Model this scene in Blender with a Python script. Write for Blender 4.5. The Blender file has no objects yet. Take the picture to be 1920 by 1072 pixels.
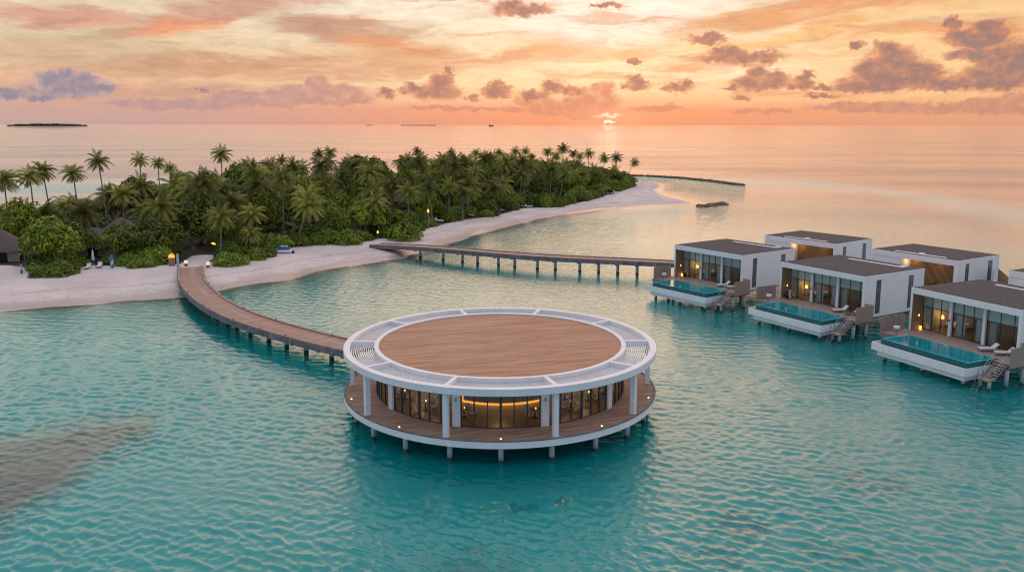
import bpy, math, random
import numpy as np
from mathutils import Vector, Matrix

random.seed(7)
RNG = np.random.default_rng(7)
SC = bpy.context.scene
COL = SC.collection
PI = math.pi
R = math.radians


# ------------------------------------------------------------------ node helpers
def lin(r, g, b, k=1.0):
    f = lambda c: ((c / 255.0) / 12.92 if c / 255.0 <= 0.04045 else ((c / 255.0 + 0.055) / 1.055) ** 2.4) * k
    return (f(r), f(g), f(b), 1.0)


class NT:
    """small wrapper that wires shader nodes"""

    def __init__(self, tree):
        self.t = tree
        tree.nodes.clear()

    def put(self, sock, v):
        if hasattr(v, 'is_output'):
            self.t.links.new(v, sock)
        else:
            sock.default_value = v

    def node(self, typ, ins=None, out=0, **props):
        n = self.t.nodes.new(typ)
        for k, v in props.items():
            setattr(n, k, v)
        for k, v in (ins or {}).items():
            self.put(n.inputs[k], v)
        return n.outputs[out]

    def m(self, op, a, b=0.0, c=0.0, clamp=False):
        return self.node('ShaderNodeMath', {0: a, 1: b, 2: c}, operation=op, use_clamp=clamp)

    def vm(self, op, a, b=(0, 0, 0), c=(0, 0, 0), out=0):
        return self.node('ShaderNodeVectorMath', {0: a, 1: b, 2: c}, out=out, operation=op)

    def ss(self, v, lo, hi, a=0.0, b=1.0, kind='SMOOTHSTEP'):
        return self.node('ShaderNodeMapRange', {'Value': v, 'From Min': lo, 'From Max': hi, 'To Min': a, 'To Max': b},
                         interpolation_type=kind)

    def mix(self, f, a, b, blend='MIX'):
        n = self.t.nodes.new('ShaderNodeMix')
        n.data_type = 'RGBA'
        n.blend_type = blend
        self.put(n.inputs[0], f)
        self.put(n.inputs[6], a)
        self.put(n.inputs[7], b)
        return n.outputs[2]

    def noise(self, vec, scale, detail=3.0, rough=0.5, dist=0.0, out=0):
        return self.node('ShaderNodeTexNoise', {'Vector': vec, 'Scale': scale, 'Detail': detail, 'Roughness': rough,
                                                'Distortion': dist}, out=out)

    def ramp(self, f, stops):
        n = self.t.nodes.new('ShaderNodeValToRGB')
        self.put(n.inputs[0], f)
        els = n.color_ramp.elements
        while len(els) < len(stops):
            els.new(0.5)
        for e, (p, c) in zip(els, stops):
            e.position = p
            e.color = c
        return n.outputs[0]


# ------------------------------------------------------------------ camera
CAM_H = 25.55
FPX, PPX, PPY, HOR = 1548.0, 960.0, 470.0, 234.0      # focal length, principal point, horizon row at 1920 px
TH = math.atan((PPY - HOR) / FPX)
ROLL = R(0.09)
c_, s_ = math.cos(TH), math.sin(TH)
FWD = np.array([0, c_, -s_]); UP0 = np.array([0, s_, c_]); RT0 = np.array([1.0, 0, 0])
RT = math.cos(ROLL) * RT0 + math.sin(ROLL) * UP0
UP = math.cos(ROLL) * UP0 - math.sin(ROLL) * RT0
camd = bpy.data.cameras.new('camera')
cam = bpy.data.objects.new('camera', camd)
COL.objects.link(cam)
camd.sensor_width = 36.0
camd.lens = FPX / 1920 * 36.0
camd.shift_y = -(536 - PPY) / 1920
camd.clip_start = 0.5
camd.clip_end = 200000.0
mw = Matrix.Identity(4)
for i in range(3):
    mw[i][0], mw[i][1], mw[i][2] = RT[i], UP[i], -FWD[i]
mw[2][3] = CAM_H
cam.matrix_world = mw
SC.camera = cam


def ray(x, y):
    return FWD + RT * ((x - PPX) / FPX) - UP * ((y - PPY) / FPX)


def at(x, y, z=0.0):
    """survey helper: where the sight line of a photo point meets the level z"""
    d = ray(x, y)
    return np.array([0, 0, CAM_H]) + d * ((z - CAM_H) / d[2])


def atY(x, y, Y):
    d = ray(x, y)
    return np.array([0, 0, CAM_H]) + d * (Y / d[1])


def aim(x, y):
    d = ray(x, y)
    return math.degrees(math.atan2(d[0], d[1])), math.degrees(math.atan2(d[2], math.hypot(d[0], d[1])))


# ------------------------------------------------------------------ world: dusk sky with clouds
SUN_AZ, SUN_EL = R(6.74), R(2.0)
world = bpy.data.worlds.new("World")
SC.world = world
world.use_nodes = True
W = NT(world.node_tree)


def build_sky():
    tc = W.node('ShaderNodeTexCoord')
    d = W.vm('NORMALIZE', tc)
    sep = W.t.nodes.new('ShaderNodeSeparateXYZ')
    W.put(sep.inputs[0], d)
    deg = 180 / PI
    az = W.m('MULTIPLY', W.m('ARCTAN2', sep.outputs[0], sep.outputs[1]), deg)
    el = W.m('MULTIPLY', W.m('ARCSINE', sep.outputs[2]), deg)
    t = W.m('SQRT', W.m('DIVIDE', W.m('MAXIMUM', el, 0.0), 90.0))
    P = lambda e: math.sqrt(e / 90)

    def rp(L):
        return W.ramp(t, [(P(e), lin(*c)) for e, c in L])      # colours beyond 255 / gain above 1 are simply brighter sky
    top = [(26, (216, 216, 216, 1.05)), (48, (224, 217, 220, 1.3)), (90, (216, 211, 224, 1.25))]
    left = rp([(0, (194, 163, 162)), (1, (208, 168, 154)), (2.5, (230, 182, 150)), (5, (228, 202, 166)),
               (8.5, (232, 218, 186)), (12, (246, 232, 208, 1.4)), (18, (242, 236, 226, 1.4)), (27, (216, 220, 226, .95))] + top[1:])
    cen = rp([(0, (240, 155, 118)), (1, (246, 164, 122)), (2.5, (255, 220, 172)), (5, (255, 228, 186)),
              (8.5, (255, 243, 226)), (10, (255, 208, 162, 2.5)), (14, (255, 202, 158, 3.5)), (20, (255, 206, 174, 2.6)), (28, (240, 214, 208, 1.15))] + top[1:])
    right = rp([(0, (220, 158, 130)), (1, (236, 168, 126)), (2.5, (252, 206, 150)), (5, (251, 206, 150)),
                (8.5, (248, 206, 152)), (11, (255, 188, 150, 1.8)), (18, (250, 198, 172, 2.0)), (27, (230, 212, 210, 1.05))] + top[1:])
    back = rp([(0, (120, 132, 168)), (3, (150, 150, 185)), (9, (140, 158, 196)), (26, (160, 178, 208)),
               (48, (200, 204, 220, 1.1)), (90, (216, 211, 224, 1.25))])
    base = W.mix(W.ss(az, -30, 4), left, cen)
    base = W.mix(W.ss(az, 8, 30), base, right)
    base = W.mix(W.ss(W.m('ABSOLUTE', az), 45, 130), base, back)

    # domain-warped (azimuth, elevation) for the cloud shapes
    p0 = W.t.nodes.new('ShaderNodeCombineXYZ')
    W.put(p0.inputs[0], az); W.put(p0.inputs[1], el)
    p0 = p0.outputs[0]
    flat = W.vm('MULTIPLY', p0, (0.16, 0.75, 1))
    wn = W.noise(flat, 0.9, 4.0, 0.6, out=1)
    pc = W.vm('MULTIPLY_ADD', W.vm('SUBTRACT', wn, (0.5, 0.5, 0.5)), (9.0, 2.2, 0), p0)
    streak = W.noise(W.vm('MULTIPLY', pc, (0.13, 0.9, 1)), 1.0, 5.0, 0.58)
    fine = W.noise(W.vm('MULTIPLY', pc, (0.5, 2.2, 1)), 1.1, 5.0, 0.62)

    # high streaky cloud: centre, radii, tilt, colour, strength
    S = [(120, 28, 120, 16, -3, (220, 156, 134), .85), (245, 56, 70, 14, 8, (176, 138, 126), .9),
         (330, 45, 110, 18, 10, (248, 156, 112), .9), (440, 16, 160, 17, 8, (200, 144, 126), .9),
         (640, 52, 190, 26, -6, (196, 148, 124), .95), (740, 82, 90, 20, -12, (238, 158, 112), .75),
         (120, 95, 210, 34, 0, (208, 172, 140), .6), (60, 55, 140, 14, 2, (206, 190, 158), .5),
         (370, 122, 230, 18, 3, (206, 154, 122), .75), (640, 118, 260, 34, 2, (222, 166, 128), .75),
         (860, 116, 170, 26, 4, (230, 164, 124), .6), (1045, 92, 95, 20, 0, (238, 162, 112), .65),
         (1190, 98, 90, 9, 4, (240, 164, 108), .55), (900, 22, 80, 20, 0, (222, 160, 124), .5),
         (1430, 26, 190, 24, 10, (226, 160, 112), .85), (1620, 8, 240, 20, 6, (234, 160, 108), .8),
         (1500, 58, 260, 12, 8, (246, 186, 112), .7), (1700, 60, 190, 16, 3, (240, 172, 112), .55),
         (1850, 34, 120, 12, 0, (222, 176, 142), .6), (1120, 48, 170, 40, 3, (255, 243, 226), .8), (850, 20, 90, 18, 0, (248, 234, 206), .6), (1270, 128, 230, 14, -2, (255, 242, 205), .75),
         (1150, 140, 160, 7, 2, (238, 164, 110), .5), (300, 172, 400, 16, 1, (216, 164, 140), .5),
         (960, 76, 130, 6, 5, (252, 206, 160), .4), (1400, 110, 300, 8, 3, (240, 170, 110), .35)]
    col = base
    for x, y, rx, ry, tilt, c, k in S:
        a, e = aim(x, y)
        r1, r2 = rx / 27.0, ry / 27.0
        q = W.vm('SUBTRACT', pc, (a, e, 0))
        ct, st = math.cos(R(tilt)), math.sin(R(tilt))
        u = W.vm('DOT_PRODUCT', q, (ct / r1, st / r1, 0), out=1)
        v = W.vm('DOT_PRODUCT', q, (-st / r2, ct / r2, 0), out=1)
        dd = W.m('ADD', W.m('MULTIPLY', u, u), W.m('MULTIPLY', v, v))
        dd = W.m('ADD', dd, W.m('MULTIPLY', W.m('SUBTRACT', streak, 0.5), 2.2))
        col = W.mix(W.ss(dd, 1.35, -0.15, 0, k), col, lin(*c))
    st2 = W.noise(W.vm('MULTIPLY', pc, (0.085, 0.62, 1)), 1.3, 6.0, 0.62)
    veil = W.m('MULTIPLY', W.ss(st2, 0.48, 0.70), W.m('MULTIPLY', W.ss(el, 0.6, 2.4), W.ss(W.m('ABSOLUTE', az), 60, 40)))
    vcol = W.mix(W.ss(az, -26, 4), lin(196, 150, 134), lin(226, 144, 102))
    col = W.mix(W.m('MULTIPLY', veil, 0.75), col, vcol)
    # brighten / darken with the fine streaks
    amp = W.m('MULTIPLY', W.ss(el, 0.2, 3.0), W.ss(W.m('ABSOLUTE', az), 60, 40))
    k = W.m('ADD', 1.0, W.m('MULTIPLY', amp, W.m('MULTIPLY', W.m('SUBTRACT', fine, 0.5), 0.62)))
    col = W.vm('SCALE', col, (0, 0, 0))
    W.put(col.node.inputs['Scale'], k)

    # cumulus: union of warped puffs
    bw = W.noise(W.vm('MULTIPLY', p0, (1.0, 1.25, 1)), 1.3, 7.0, 0.66, out=1)
    pb = W.vm('MULTIPLY_ADD', W.vm('SUBTRACT', bw, (0.5, 0.5, 0.5)), (1.9, 1.25, 0), p0)

    def union(puffs, sm):
        acc = None
        for x, y, rx, ry in puffs:
            a, e = aim(x, y)
            q = W.vm('MULTIPLY', W.vm('SUBTRACT', pb, (a, e, 0)), (27.0 / rx, 27.0 / ry, 0))
            ln = W.vm('LENGTH', q, out=1)
            acc = ln if acc is None else W.m('SMOOTH_MIN', acc, ln, sm)
        return acc
    far = [(600, 176, 90, 18), (600, 156, 22, 14), (520, 186, 90, 14), (650, 186, 50, 12), (450, 184, 60, 12),
           (330, 196, 120, 10), (1060, 204, 75, 16), (1112, 190, 50, 24), (1130, 168, 22, 18), (1110, 222, 42, 5),
           (1235, 204, 50, 6), (1600, 200, 75, 9), (1690, 202, 60, 10), (1755, 205, 36, 10), (1850, 200, 60, 14),
           (1905, 192, 30, 16), (840, 203, 80, 5), (960, 206, 60, 5), (1000, 190, 40, 10), (1430, 208, 60, 5)]
    near = [(132, 164, 72, 18), (105, 152, 34, 18), (150, 150, 30, 14), (126, 140, 16, 10), (166, 145, 10, 7),
            (14, 175, 40, 9), (196, 166, 24, 9), (60, 182, 50, 6), (380, 168, 16, 4),
            (816, 172, 56, 16), (826, 154, 26, 15), (842, 136, 10, 12), (772, 166, 22, 12), (724, 174, 20, 12),
            (886, 184, 14, 6), (930, 171, 32, 14), (930, 156, 14, 10), (1002, 178, 32, 12), (1036, 164, 26, 14),
            (1072, 172, 24, 10), (1192, 160, 28, 11), (1188, 149, 14, 8), (1270, 165, 32, 11), (1290, 158, 14, 10),
            (1190, 116, 17, 5), (1325, 75, 38, 9), (1336, 67, 18, 8), (1388, 110, 78, 11), (1360, 99, 36, 12),
            (1432, 107, 26, 14), (1428, 156, 52, 16), (1420, 136, 24, 13), (1450, 148, 30, 16), (1372, 166, 14, 6),
            (1504, 158, 26, 14), (1514, 144, 14, 10), (1542, 166, 20, 5), (1660, 154, 84, 18), (1676, 118, 42, 28),
            (1662, 92, 22, 14), (1640, 132, 34, 26), (1722, 140, 44, 22), (1612, 162, 44, 9), (1762, 158, 46, 11),
            (1606, 84, 12, 7), (1870, 148, 78, 20), (1900, 116, 60, 32), (1832, 76, 50, 14), (1858, 58, 30, 18),
            (1786, 44, 14, 14), (1858, 50, 14, 12), (1800, 66, 26, 10), (1850, 102, 60, 12), (982, 20, 56, 12),
            (958, 12, 28, 12), (1390, 182, 18, 4), (1540, 180, 32, 4), (1140, 10, 30, 5)]
    billow = W.noise(W.vm('MULTIPLY', p0, (1, 1.2, 1)), 1.3, 5.0, 0.6)
    uf = union(far, 0.35)
    un = union(near, 0.28)
    tone_dark = W.mix(W.ss(az, -28, -4), lin(150, 140, 154), lin(168, 122, 114))
    tone_dark = W.mix(W.ss(az, 14, 27), tone_dark, lin(156, 122, 118))
    tone_lit = W.mix(W.ss(az, -28, -4), lin(206, 172, 164), lin(238, 164, 124))
    tone_lit = W.mix(W.ss(az, 10, 27), tone_lit, lin(226, 150, 114))
    farc = W.mix(W.ss(az, -24, 2), lin(190, 153, 150), lin(218, 146, 120))
    farc = W.mix(W.ss(az, 10, 26), farc, lin(204, 146, 124))
    col = W.mix(W.m('MULTIPLY', W.ss(uf, 1.2, 0.75), W.ss(billow, 0.3, 0.62, 0.55, 1.0)), col, farc)
    shade = W.m('ADD', W.ss(un, 1.1, 0.35, 0.1, 0.85), W.m('MULTIPLY', W.m('SUBTRACT', billow, 0.48), 2.6), clamp=True)
    cc = W.mix(shade, tone_lit, tone_dark)
    col = W.mix(W.m('MULTIPLY', W.ss(un, 1.22, 0.74), 0.95), col, cc)
    # glow of the sun behind the cloud at the horizon
    for x, y, rx, ry, c, k in ((1143, 229.5, 11, 4.2, (1.9, 1.45, 1.0, 1), 1.0), (1140, 217, 34, 6, (1.5, 1.15, .8, 1), .75),
                               (1143, 222, 120, 34, (1.1, .5, .28, 1), .4)):
        a, e = aim(x, y)
        q = W.vm('MULTIPLY', W.vm('SUBTRACT', pb if k > .5 else p0, (a, e, 0)), (27.0 / rx, 27.0 / ry, 0))
        col = W.mix(W.ss(W.vm('LENGTH', q, out=1), 1.0, 0.35 if k > .5 else 0.0, 0, k), col, c)
    # below the horizon: what the open sea behind the viewer sends back
    col = W.mix(W.ss(el, -0.05, -0.4), col, (0.16, 0.26, 0.32, 1))
    sky = W.node('ShaderNodeTexSky', sky_type='NISHITA', sun_disc=False, sun_elevation=SUN_EL, sun_rotation=SUN_AZ,
                 altitude=30.0, dust_density=2.0)
    b1 = W.node('ShaderNodeBackground', {'Color': sky, 'Strength': 0.004})
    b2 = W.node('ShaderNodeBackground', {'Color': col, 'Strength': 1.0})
    out = W.t.nodes.new('ShaderNodeOutputWorld')
    W.put(out.inputs[0], W.node('ShaderNodeAddShader', {0: b1, 1: b2}))


build_sky()

sund = bpy.data.lights.new('sun', 'SUN')
sund.energy = 0.25
sund.angle = R(92)
sund.color = (1.0, 0.62, 0.38)
sun = bpy.data.objects.new('sun', sund)
COL.objects.link(sun)
sdir = Vector((math.sin(SUN_AZ) * math.cos(SUN_EL), math.cos(SUN_AZ) * math.cos(SUN_EL), math.sin(SUN_EL)))
sun.rotation_euler = sdir.to_track_quat('Z', 'Y').to_euler()
sun.location = (200, 900, 200)

vs = SC.view_settings
vs.view_transform = 'Standard'
vs.look = 'None'
vs.exposure = 0.0
vs.gamma = 1.0
SC.cycles.filter_width = 1.1
SC.cycles.max_bounces = 8
SC.cycles.transparent_max_bounces = 16
SC.cycles.sample_clamp_indirect = 6.0


# ------------------------------------------------------------------ materials
def new_mat(name):
    m = bpy.data.materials.new(name)
    m.use_nodes = True
    return m, NT(m.node_tree)


def finish(n, shader):
    o = n.t.nodes.new('ShaderNodeOutputMaterial')
    n.put(o.inputs[0], shader)


def plain(name, c, rough=0.6, var=0.12, scale=3.0, bump=0.0, bscale=40.0, metal=0.0, stretch=(1, 1, 1), emit=None, k=0.0, spec=0.4):
    """a solid colour broken up by noise in the object's own coordinates"""
    m, n = new_mat(name)
    co = n.vm('MULTIPLY', n.node('ShaderNodeTexCoord', out=3), stretch)
    f = n.noise(co, scale, 5.0, 0.6)
    c = tuple(c[:3])
    dk = tuple(x * (1 - var) for x in c) + (1,)
    lt = tuple(min(1, x * (1 + var)) for x in c) + (1,)
    col = n.mix(n.ss(f, 0.3, 0.7, kind='LINEAR'), dk, lt)
    ins = {'Base Color': col, 'Roughness': rough, 'Metallic': metal, 'Specular IOR Level': spec}
    if bump:
        ins['Normal'] = n.node('ShaderNodeBump', {'Height': n.noise(co, bscale, 4.0, 0.6), 'Strength': bump, 'Distance': 0.02})
    if emit:
        ins['Emission Color'] = emit
        ins['Emission Strength'] = k
    finish(n, n.node('ShaderNodeBsdfPrincipled', ins))
    return m


def wood(name, a, b, c, ang=0.0, rough=0.65, length=0.35, board=7.0, gap=0.5):
    """weathered boards: long grain streaks, board-to-board tone, dark joints"""
    m, n = new_mat(name)
    co = n.node('ShaderNodeTexCoord', out=3)
    mp = n.t.nodes.new('ShaderNodeMapping')
    n.put(mp.inputs[0], co)
    mp.inputs['Rotation'].default_value = (0, 0, -ang)
    v = mp.outputs[0]
    sp = n.t.nodes.new('ShaderNodeSeparateXYZ')
    n.put(sp.inputs[0], v)
    row = n.m('FLOOR', n.m('MULTIPLY', sp.outputs[1], board))
    seg = n.m('FLOOR', n.m('ADD', n.m('MULTIPLY', sp.outputs[0], length), n.m('MULTIPLY', row, 0.37)))
    cb = n.t.nodes.new('ShaderNodeCombineXYZ')
    n.put(cb.inputs[0], row); n.put(cb.inputs[1], seg)
    wn = n.node('ShaderNodeTexWhiteNoise', {'Vector': cb.outputs[0]})
    grain = n.noise(n.vm('MULTIPLY', v, (0.22, 2.6, 1)), 1.6, 6.0, 0.7)
    blot = n.noise(n.vm('MULTIPLY', v, (0.12, 0.45, 1)), 1.0, 4.0, 0.6)
    f = n.m('ADD', n.m('MULTIPLY', wn, 0.3), n.m('MULTIPLY', grain, 0.75))
    f = n.m('SUBTRACT', f, 0.06)
    long = n.noise(n.vm('MULTIPLY', v, (0.10, 1.9, 1)), 1.0, 5.0, 0.75)
    f = n.m('ADD', f, n.m('MULTIPLY', n.m('SUBTRACT', long, 0.5), 1.25))
    col = n.mix(n.ss(f, 0.25, 0.8), a, b)
    col = n.mix(n.ss(blot, 0.42, 0.72, 0, 0.75), col, c)
    fr = n.m('FRACT', n.m('MULTIPLY', sp.outputs[1], board))
    col = n.mix(n.m('MULTIPLY', n.ss(fr, 0.06, 0.0), gap), col, (0.03, 0.02, 0.016, 1))
    bmp = n.node('ShaderNodeBump', {'Height': n.m('ADD', grain, n.ss(fr, 0.06, 0.0, 1, 0)), 'Strength': 0.3, 'Distance': 0.01})
    finish(n, n.node('ShaderNodeBsdfPrincipled', {'Base Color': col, 'Roughness': rough, 'Normal': bmp, 'Specular IOR Level': 0.35}))
    return m


def glow(name, c, k):
    m, n = new_mat(name)
    finish(n, n.node('ShaderNodeEmission', {'Color': c, 'Strength': k}))
    return m


def glass(name, tint, ior=1.5, frost=0.0, fc=(0.5, 0.6, 0.6, 1)):
    m, n = new_mat(name)
    fr = n.node('ShaderNodeFresnel', {'IOR': ior})
    tr = n.node('ShaderNodeBsdfTransparent', {'Color': tint})
    if frost:
        tr = n.node('ShaderNodeMixShader', {0: frost, 1: tr, 2: n.node('ShaderNodeBsdfDiffuse', {'Color': fc})})
    gl = n.node('ShaderNodeBsdfGlossy', {'Color': (1, 1, 1, 1), 'Roughness': 0.02})
    finish(n, n.node('ShaderNodeMixShader', {0: fr, 1: tr, 2: gl}))
    return m


def leafmat(name, a, b, c, rough=0.5, tr=0.25):
    """leaf: tone attribute moves from dark to light, object random shifts each plant"""
    m, n = new_mat(name)
    at_ = n.node('ShaderNodeAttribute', attribute_name='tone', out=2)
    rnd = n.node('ShaderNodeObjectInfo', out=5)
    f = n.m('ADD', n.m('MULTIPLY', at_, 0.75), n.m('MULTIPLY', rnd, 0.25))
    col = n.ramp(f, [(0.0, a), (0.55, b), (1.0, c)])
    hs = n.node('ShaderNodeHueSaturation', {'Hue': n.m('ADD', 0.485, n.m('MULTIPLY', rnd, 0.03)), 'Color': col,
                                            'Value': n.ss(rnd, 0, 1, 0.75, 1.25), 'Saturation': 1.0})
    p = n.node('ShaderNodeBsdfPrincipled', {'Base Color': hs, 'Roughness': rough, 'Specular IOR Level': 0.3})
    t = n.node('ShaderNodeBsdfTranslucent', {'Color': n.mix(0.5, hs, (0.16, 0.2, 0.02, 1))})
    finish(n, n.node('ShaderNodeMixShader', {0: tr * .6, 1: p, 2: t}))
    return m


MT = {}


def white_render():
    m, n = new_mat('white_render')
    co = n.node('ShaderNodeTexCoord', out=3)
    runs = n.noise(n.vm('MULTIPLY', co, (1, 1, 0.10)), 2.6, 5.0, 0.65)
    blot = n.noise(co, 0.35, 4.0, 0.6)
    grit = n.noise(co, 9.0, 3.0, 0.6)
    col = n.mix(n.ss(blot, 0.35, 0.7), (0.80, 0.79, 0.785, 1), (0.86, 0.85, 0.845, 1))
    col = n.mix(n.ss(runs, 0.52, 0.78, 0, 0.30), col, (0.60, 0.58, 0.55, 1))
    col = n.mix(n.ss(grit, 0.5, 0.8, 0, 0.10), col, (0.55, 0.53, 0.50, 1))
    bmp = n.node('ShaderNodeBump', {'Height': grit, 'Strength': 0.06, 'Distance': 0.02})
    finish(n, n.node('ShaderNodeBsdfPrincipled', {'Base Color': col, 'Roughness': 0.62, 'Normal': bmp, 'Specular IOR Level': 0.4}))
    return m


MT['white'] = white_render()
MT['white_panel'] = plain('white_panel', (0.77, 0.77, 0.78), 0.5, 0.05, 1.2)
MT['concrete'] = plain('pile_concrete', (0.50, 0.50, 0.49), 0.8, 0.2, 2.5, 0.2, 20)
MT['algae'] = plain('pile_growth', (0.045, 0.05, 0.035), 0.7, 0.5, 6, 0.6, 14)
MT['deck'] = wood('terrace_boards', (0.20, 0.12, 0.088, 1), (0.40, 0.255, 0.19, 1), (0.30, 0.21, 0.18, 1), R(20))
MT['roofdeck'] = wood('roof_boards', (0.31, 0.155, 0.088, 1), (0.54, 0.305, 0.19, 1), (0.45, 0.27, 0.19, 1), R(15))
MT['walk'] = wood('walkway_boards', (0.30, 0.185, 0.155, 1), (0.46, 0.30, 0.25, 1), (0.40, 0.29, 0.27, 1), 0.0)
MT['villadeck'] = wood('villa_boards', (0.30, 0.21, 0.17, 1), (0.46, 0.34, 0.28, 1), (0.42, 0.33, 0.29, 1), 0.0)
MT['greywood'] = wood('weathered_beam', (0.13, 0.12, 0.12, 1), (0.27, 0.25, 0.25, 1), (0.2, 0.19, 0.2, 1), 0.0, 0.8, 0.2, 4.0, 0.7)
MT['cedar'] = plain('cedar_battens', (0.34, 0.20, 0.11), 0.6, 0.3, 4, 0.3, 30, stretch=(6, 6, 0.6))
MT['screen'] = plain('woven_screen', (0.36, 0.265, 0.22), 0.75, 0.3, 7, 0.5, 40, stretch=(1, 1, 3))
MT['gravel'] = plain('roof_gravel', (0.076, 0.073, 0.078), 0.95, 0.5, 4.5, 0.6, 70)
MT['darkmetal'] = plain('dark_frame', (0.05, 0.055, 0.06), 0.4, 0.1, 5)
MT['steel'] = plain('brushed_rail', (0.45, 0.43, 0.42), 0.35, 0.1, 5, metal=0.6)
MT['black'] = plain('black_fitting', (0.02, 0.02, 0.022), 0.5, 0.1, 5)
MT['interior'] = plain('interior_plaster', (0.34, 0.26, 0.18), 0.8, 0.1, 2)
MT['ifloor'] = plain('interior_floor', (0.30, 0.22, 0.14), 0.3, 0.2, 3)
MT['ceiling'] = plain('interior_ceiling', (0.62, 0.56, 0.48), 0.8, 0.05, 2)
MT['fabric'] = plain('white_linen', (0.72, 0.73, 0.76), 0.9, 0.08, 6, 0.2, 40)
MT['curtain'] = plain('sheer_curtain', (0.62, 0.68, 0.68), 0.9, 0.15, 3, stretch=(14, 14, 0.3))
MT['blue'] = plain('blue_fabric', (0.035, 0.09, 0.30), 0.85, 0.2, 6)
MT['navy'] = plain('navy_fabric', (0.025, 0.035, 0.09), 0.85, 0.2, 6)
MT['chair'] = plain('pale_chair', (0.62, 0.55, 0.44), 0.7, 0.2, 6)
MT['tablewood'] = plain('table_wood', (0.16, 0.10, 0.06), 0.4, 0.2, 6)
MT['stone'] = plain('warm_wall_stone', (0.42, 0.34, 0.24), 0.85, 0.2, 3, 0.3, 20)
MT['thatch'] = plain('thatch', (0.125, 0.098, 0.09), 0.95, 0.35, 5, 0.9, 30, stretch=(3, 3, 0.6))
MT['rock'] = plain('wet_rock', (0.17, 0.105, 0.07), 0.85, 0.5, 1.2, 0.8, 3)
MT['coral'] = plain('coral', (0.05, 0.055, 0.045), 0.9, 0.5, 2, 0.8, 6)
MT['trunk'] = plain('palm_bark', (0.24, 0.20, 0.165), 0.9, 0.3, 4, 0.5, 20, stretch=(1, 1, 4))
MT['bark'] = plain('bark', (0.10, 0.08, 0.06), 0.9, 0.3, 4, 0.5, 20)
MT['pooltile'] = plain('pool_tile', (0.03, 0.60, 0.66), 0.25, 0.25, 9, 0.1, 60)
MT['darktile'] = plain('dark_teal_tile', (0.012, 0.125, 0.13), 0.2, 0.3, 9, spec=0.6)
MT['amber'] = glow('amber_light', (1.0, 0.46, 0.08, 1), 3.0)
MT['led'] = glow('led_strip', (1.0, 0.37, 0.045, 1), 1.25)
MT['spot'] = glow('spot_lens', (1.0, 0.66, 0.28, 1), 6.0)
MT['candle'] = glow('candle_flame', (1.0, 0.55, 0.16, 1), 4.0)
MT['shade'] = glow('lit_lampshade', (1.0, 0.56, 0.13, 1), 2.2)
MT['glass'] = glass('clear_glass', (0.90, 0.92, 0.90, 1), 1.5)
MT['blindglass'] = glass('upper_glass', (0.55, 0.70, 0.68, 1), 1.6, 0.65, (0.44, 0.60, 0.58, 1))
MT['poolglass'] = glass('pool_edge_glass', (0.10, 0.36, 0.38, 1), 1.45, 0.35, (0.02, 0.12, 0.13, 1))
MT['frond'] = leafmat('palm_frond', (0.030, 0.045, 0.008, 1), (0.170, 0.190, 0.026, 1), (0.50, 0.41, 0.07, 1))
MT['leaf'] = leafmat('broad_leaf', (0.016, 0.036, 0.004, 1), (0.130, 0.185, 0.010, 1), (0.46, 0.43, 0.026, 1))
MT['shrub'] = leafmat('shrub_leaf', (0.028, 0.058, 0.005, 1), (0.130, 0.205, 0.014, 1), (0.33, 0.36, 0.030, 1))


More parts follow.
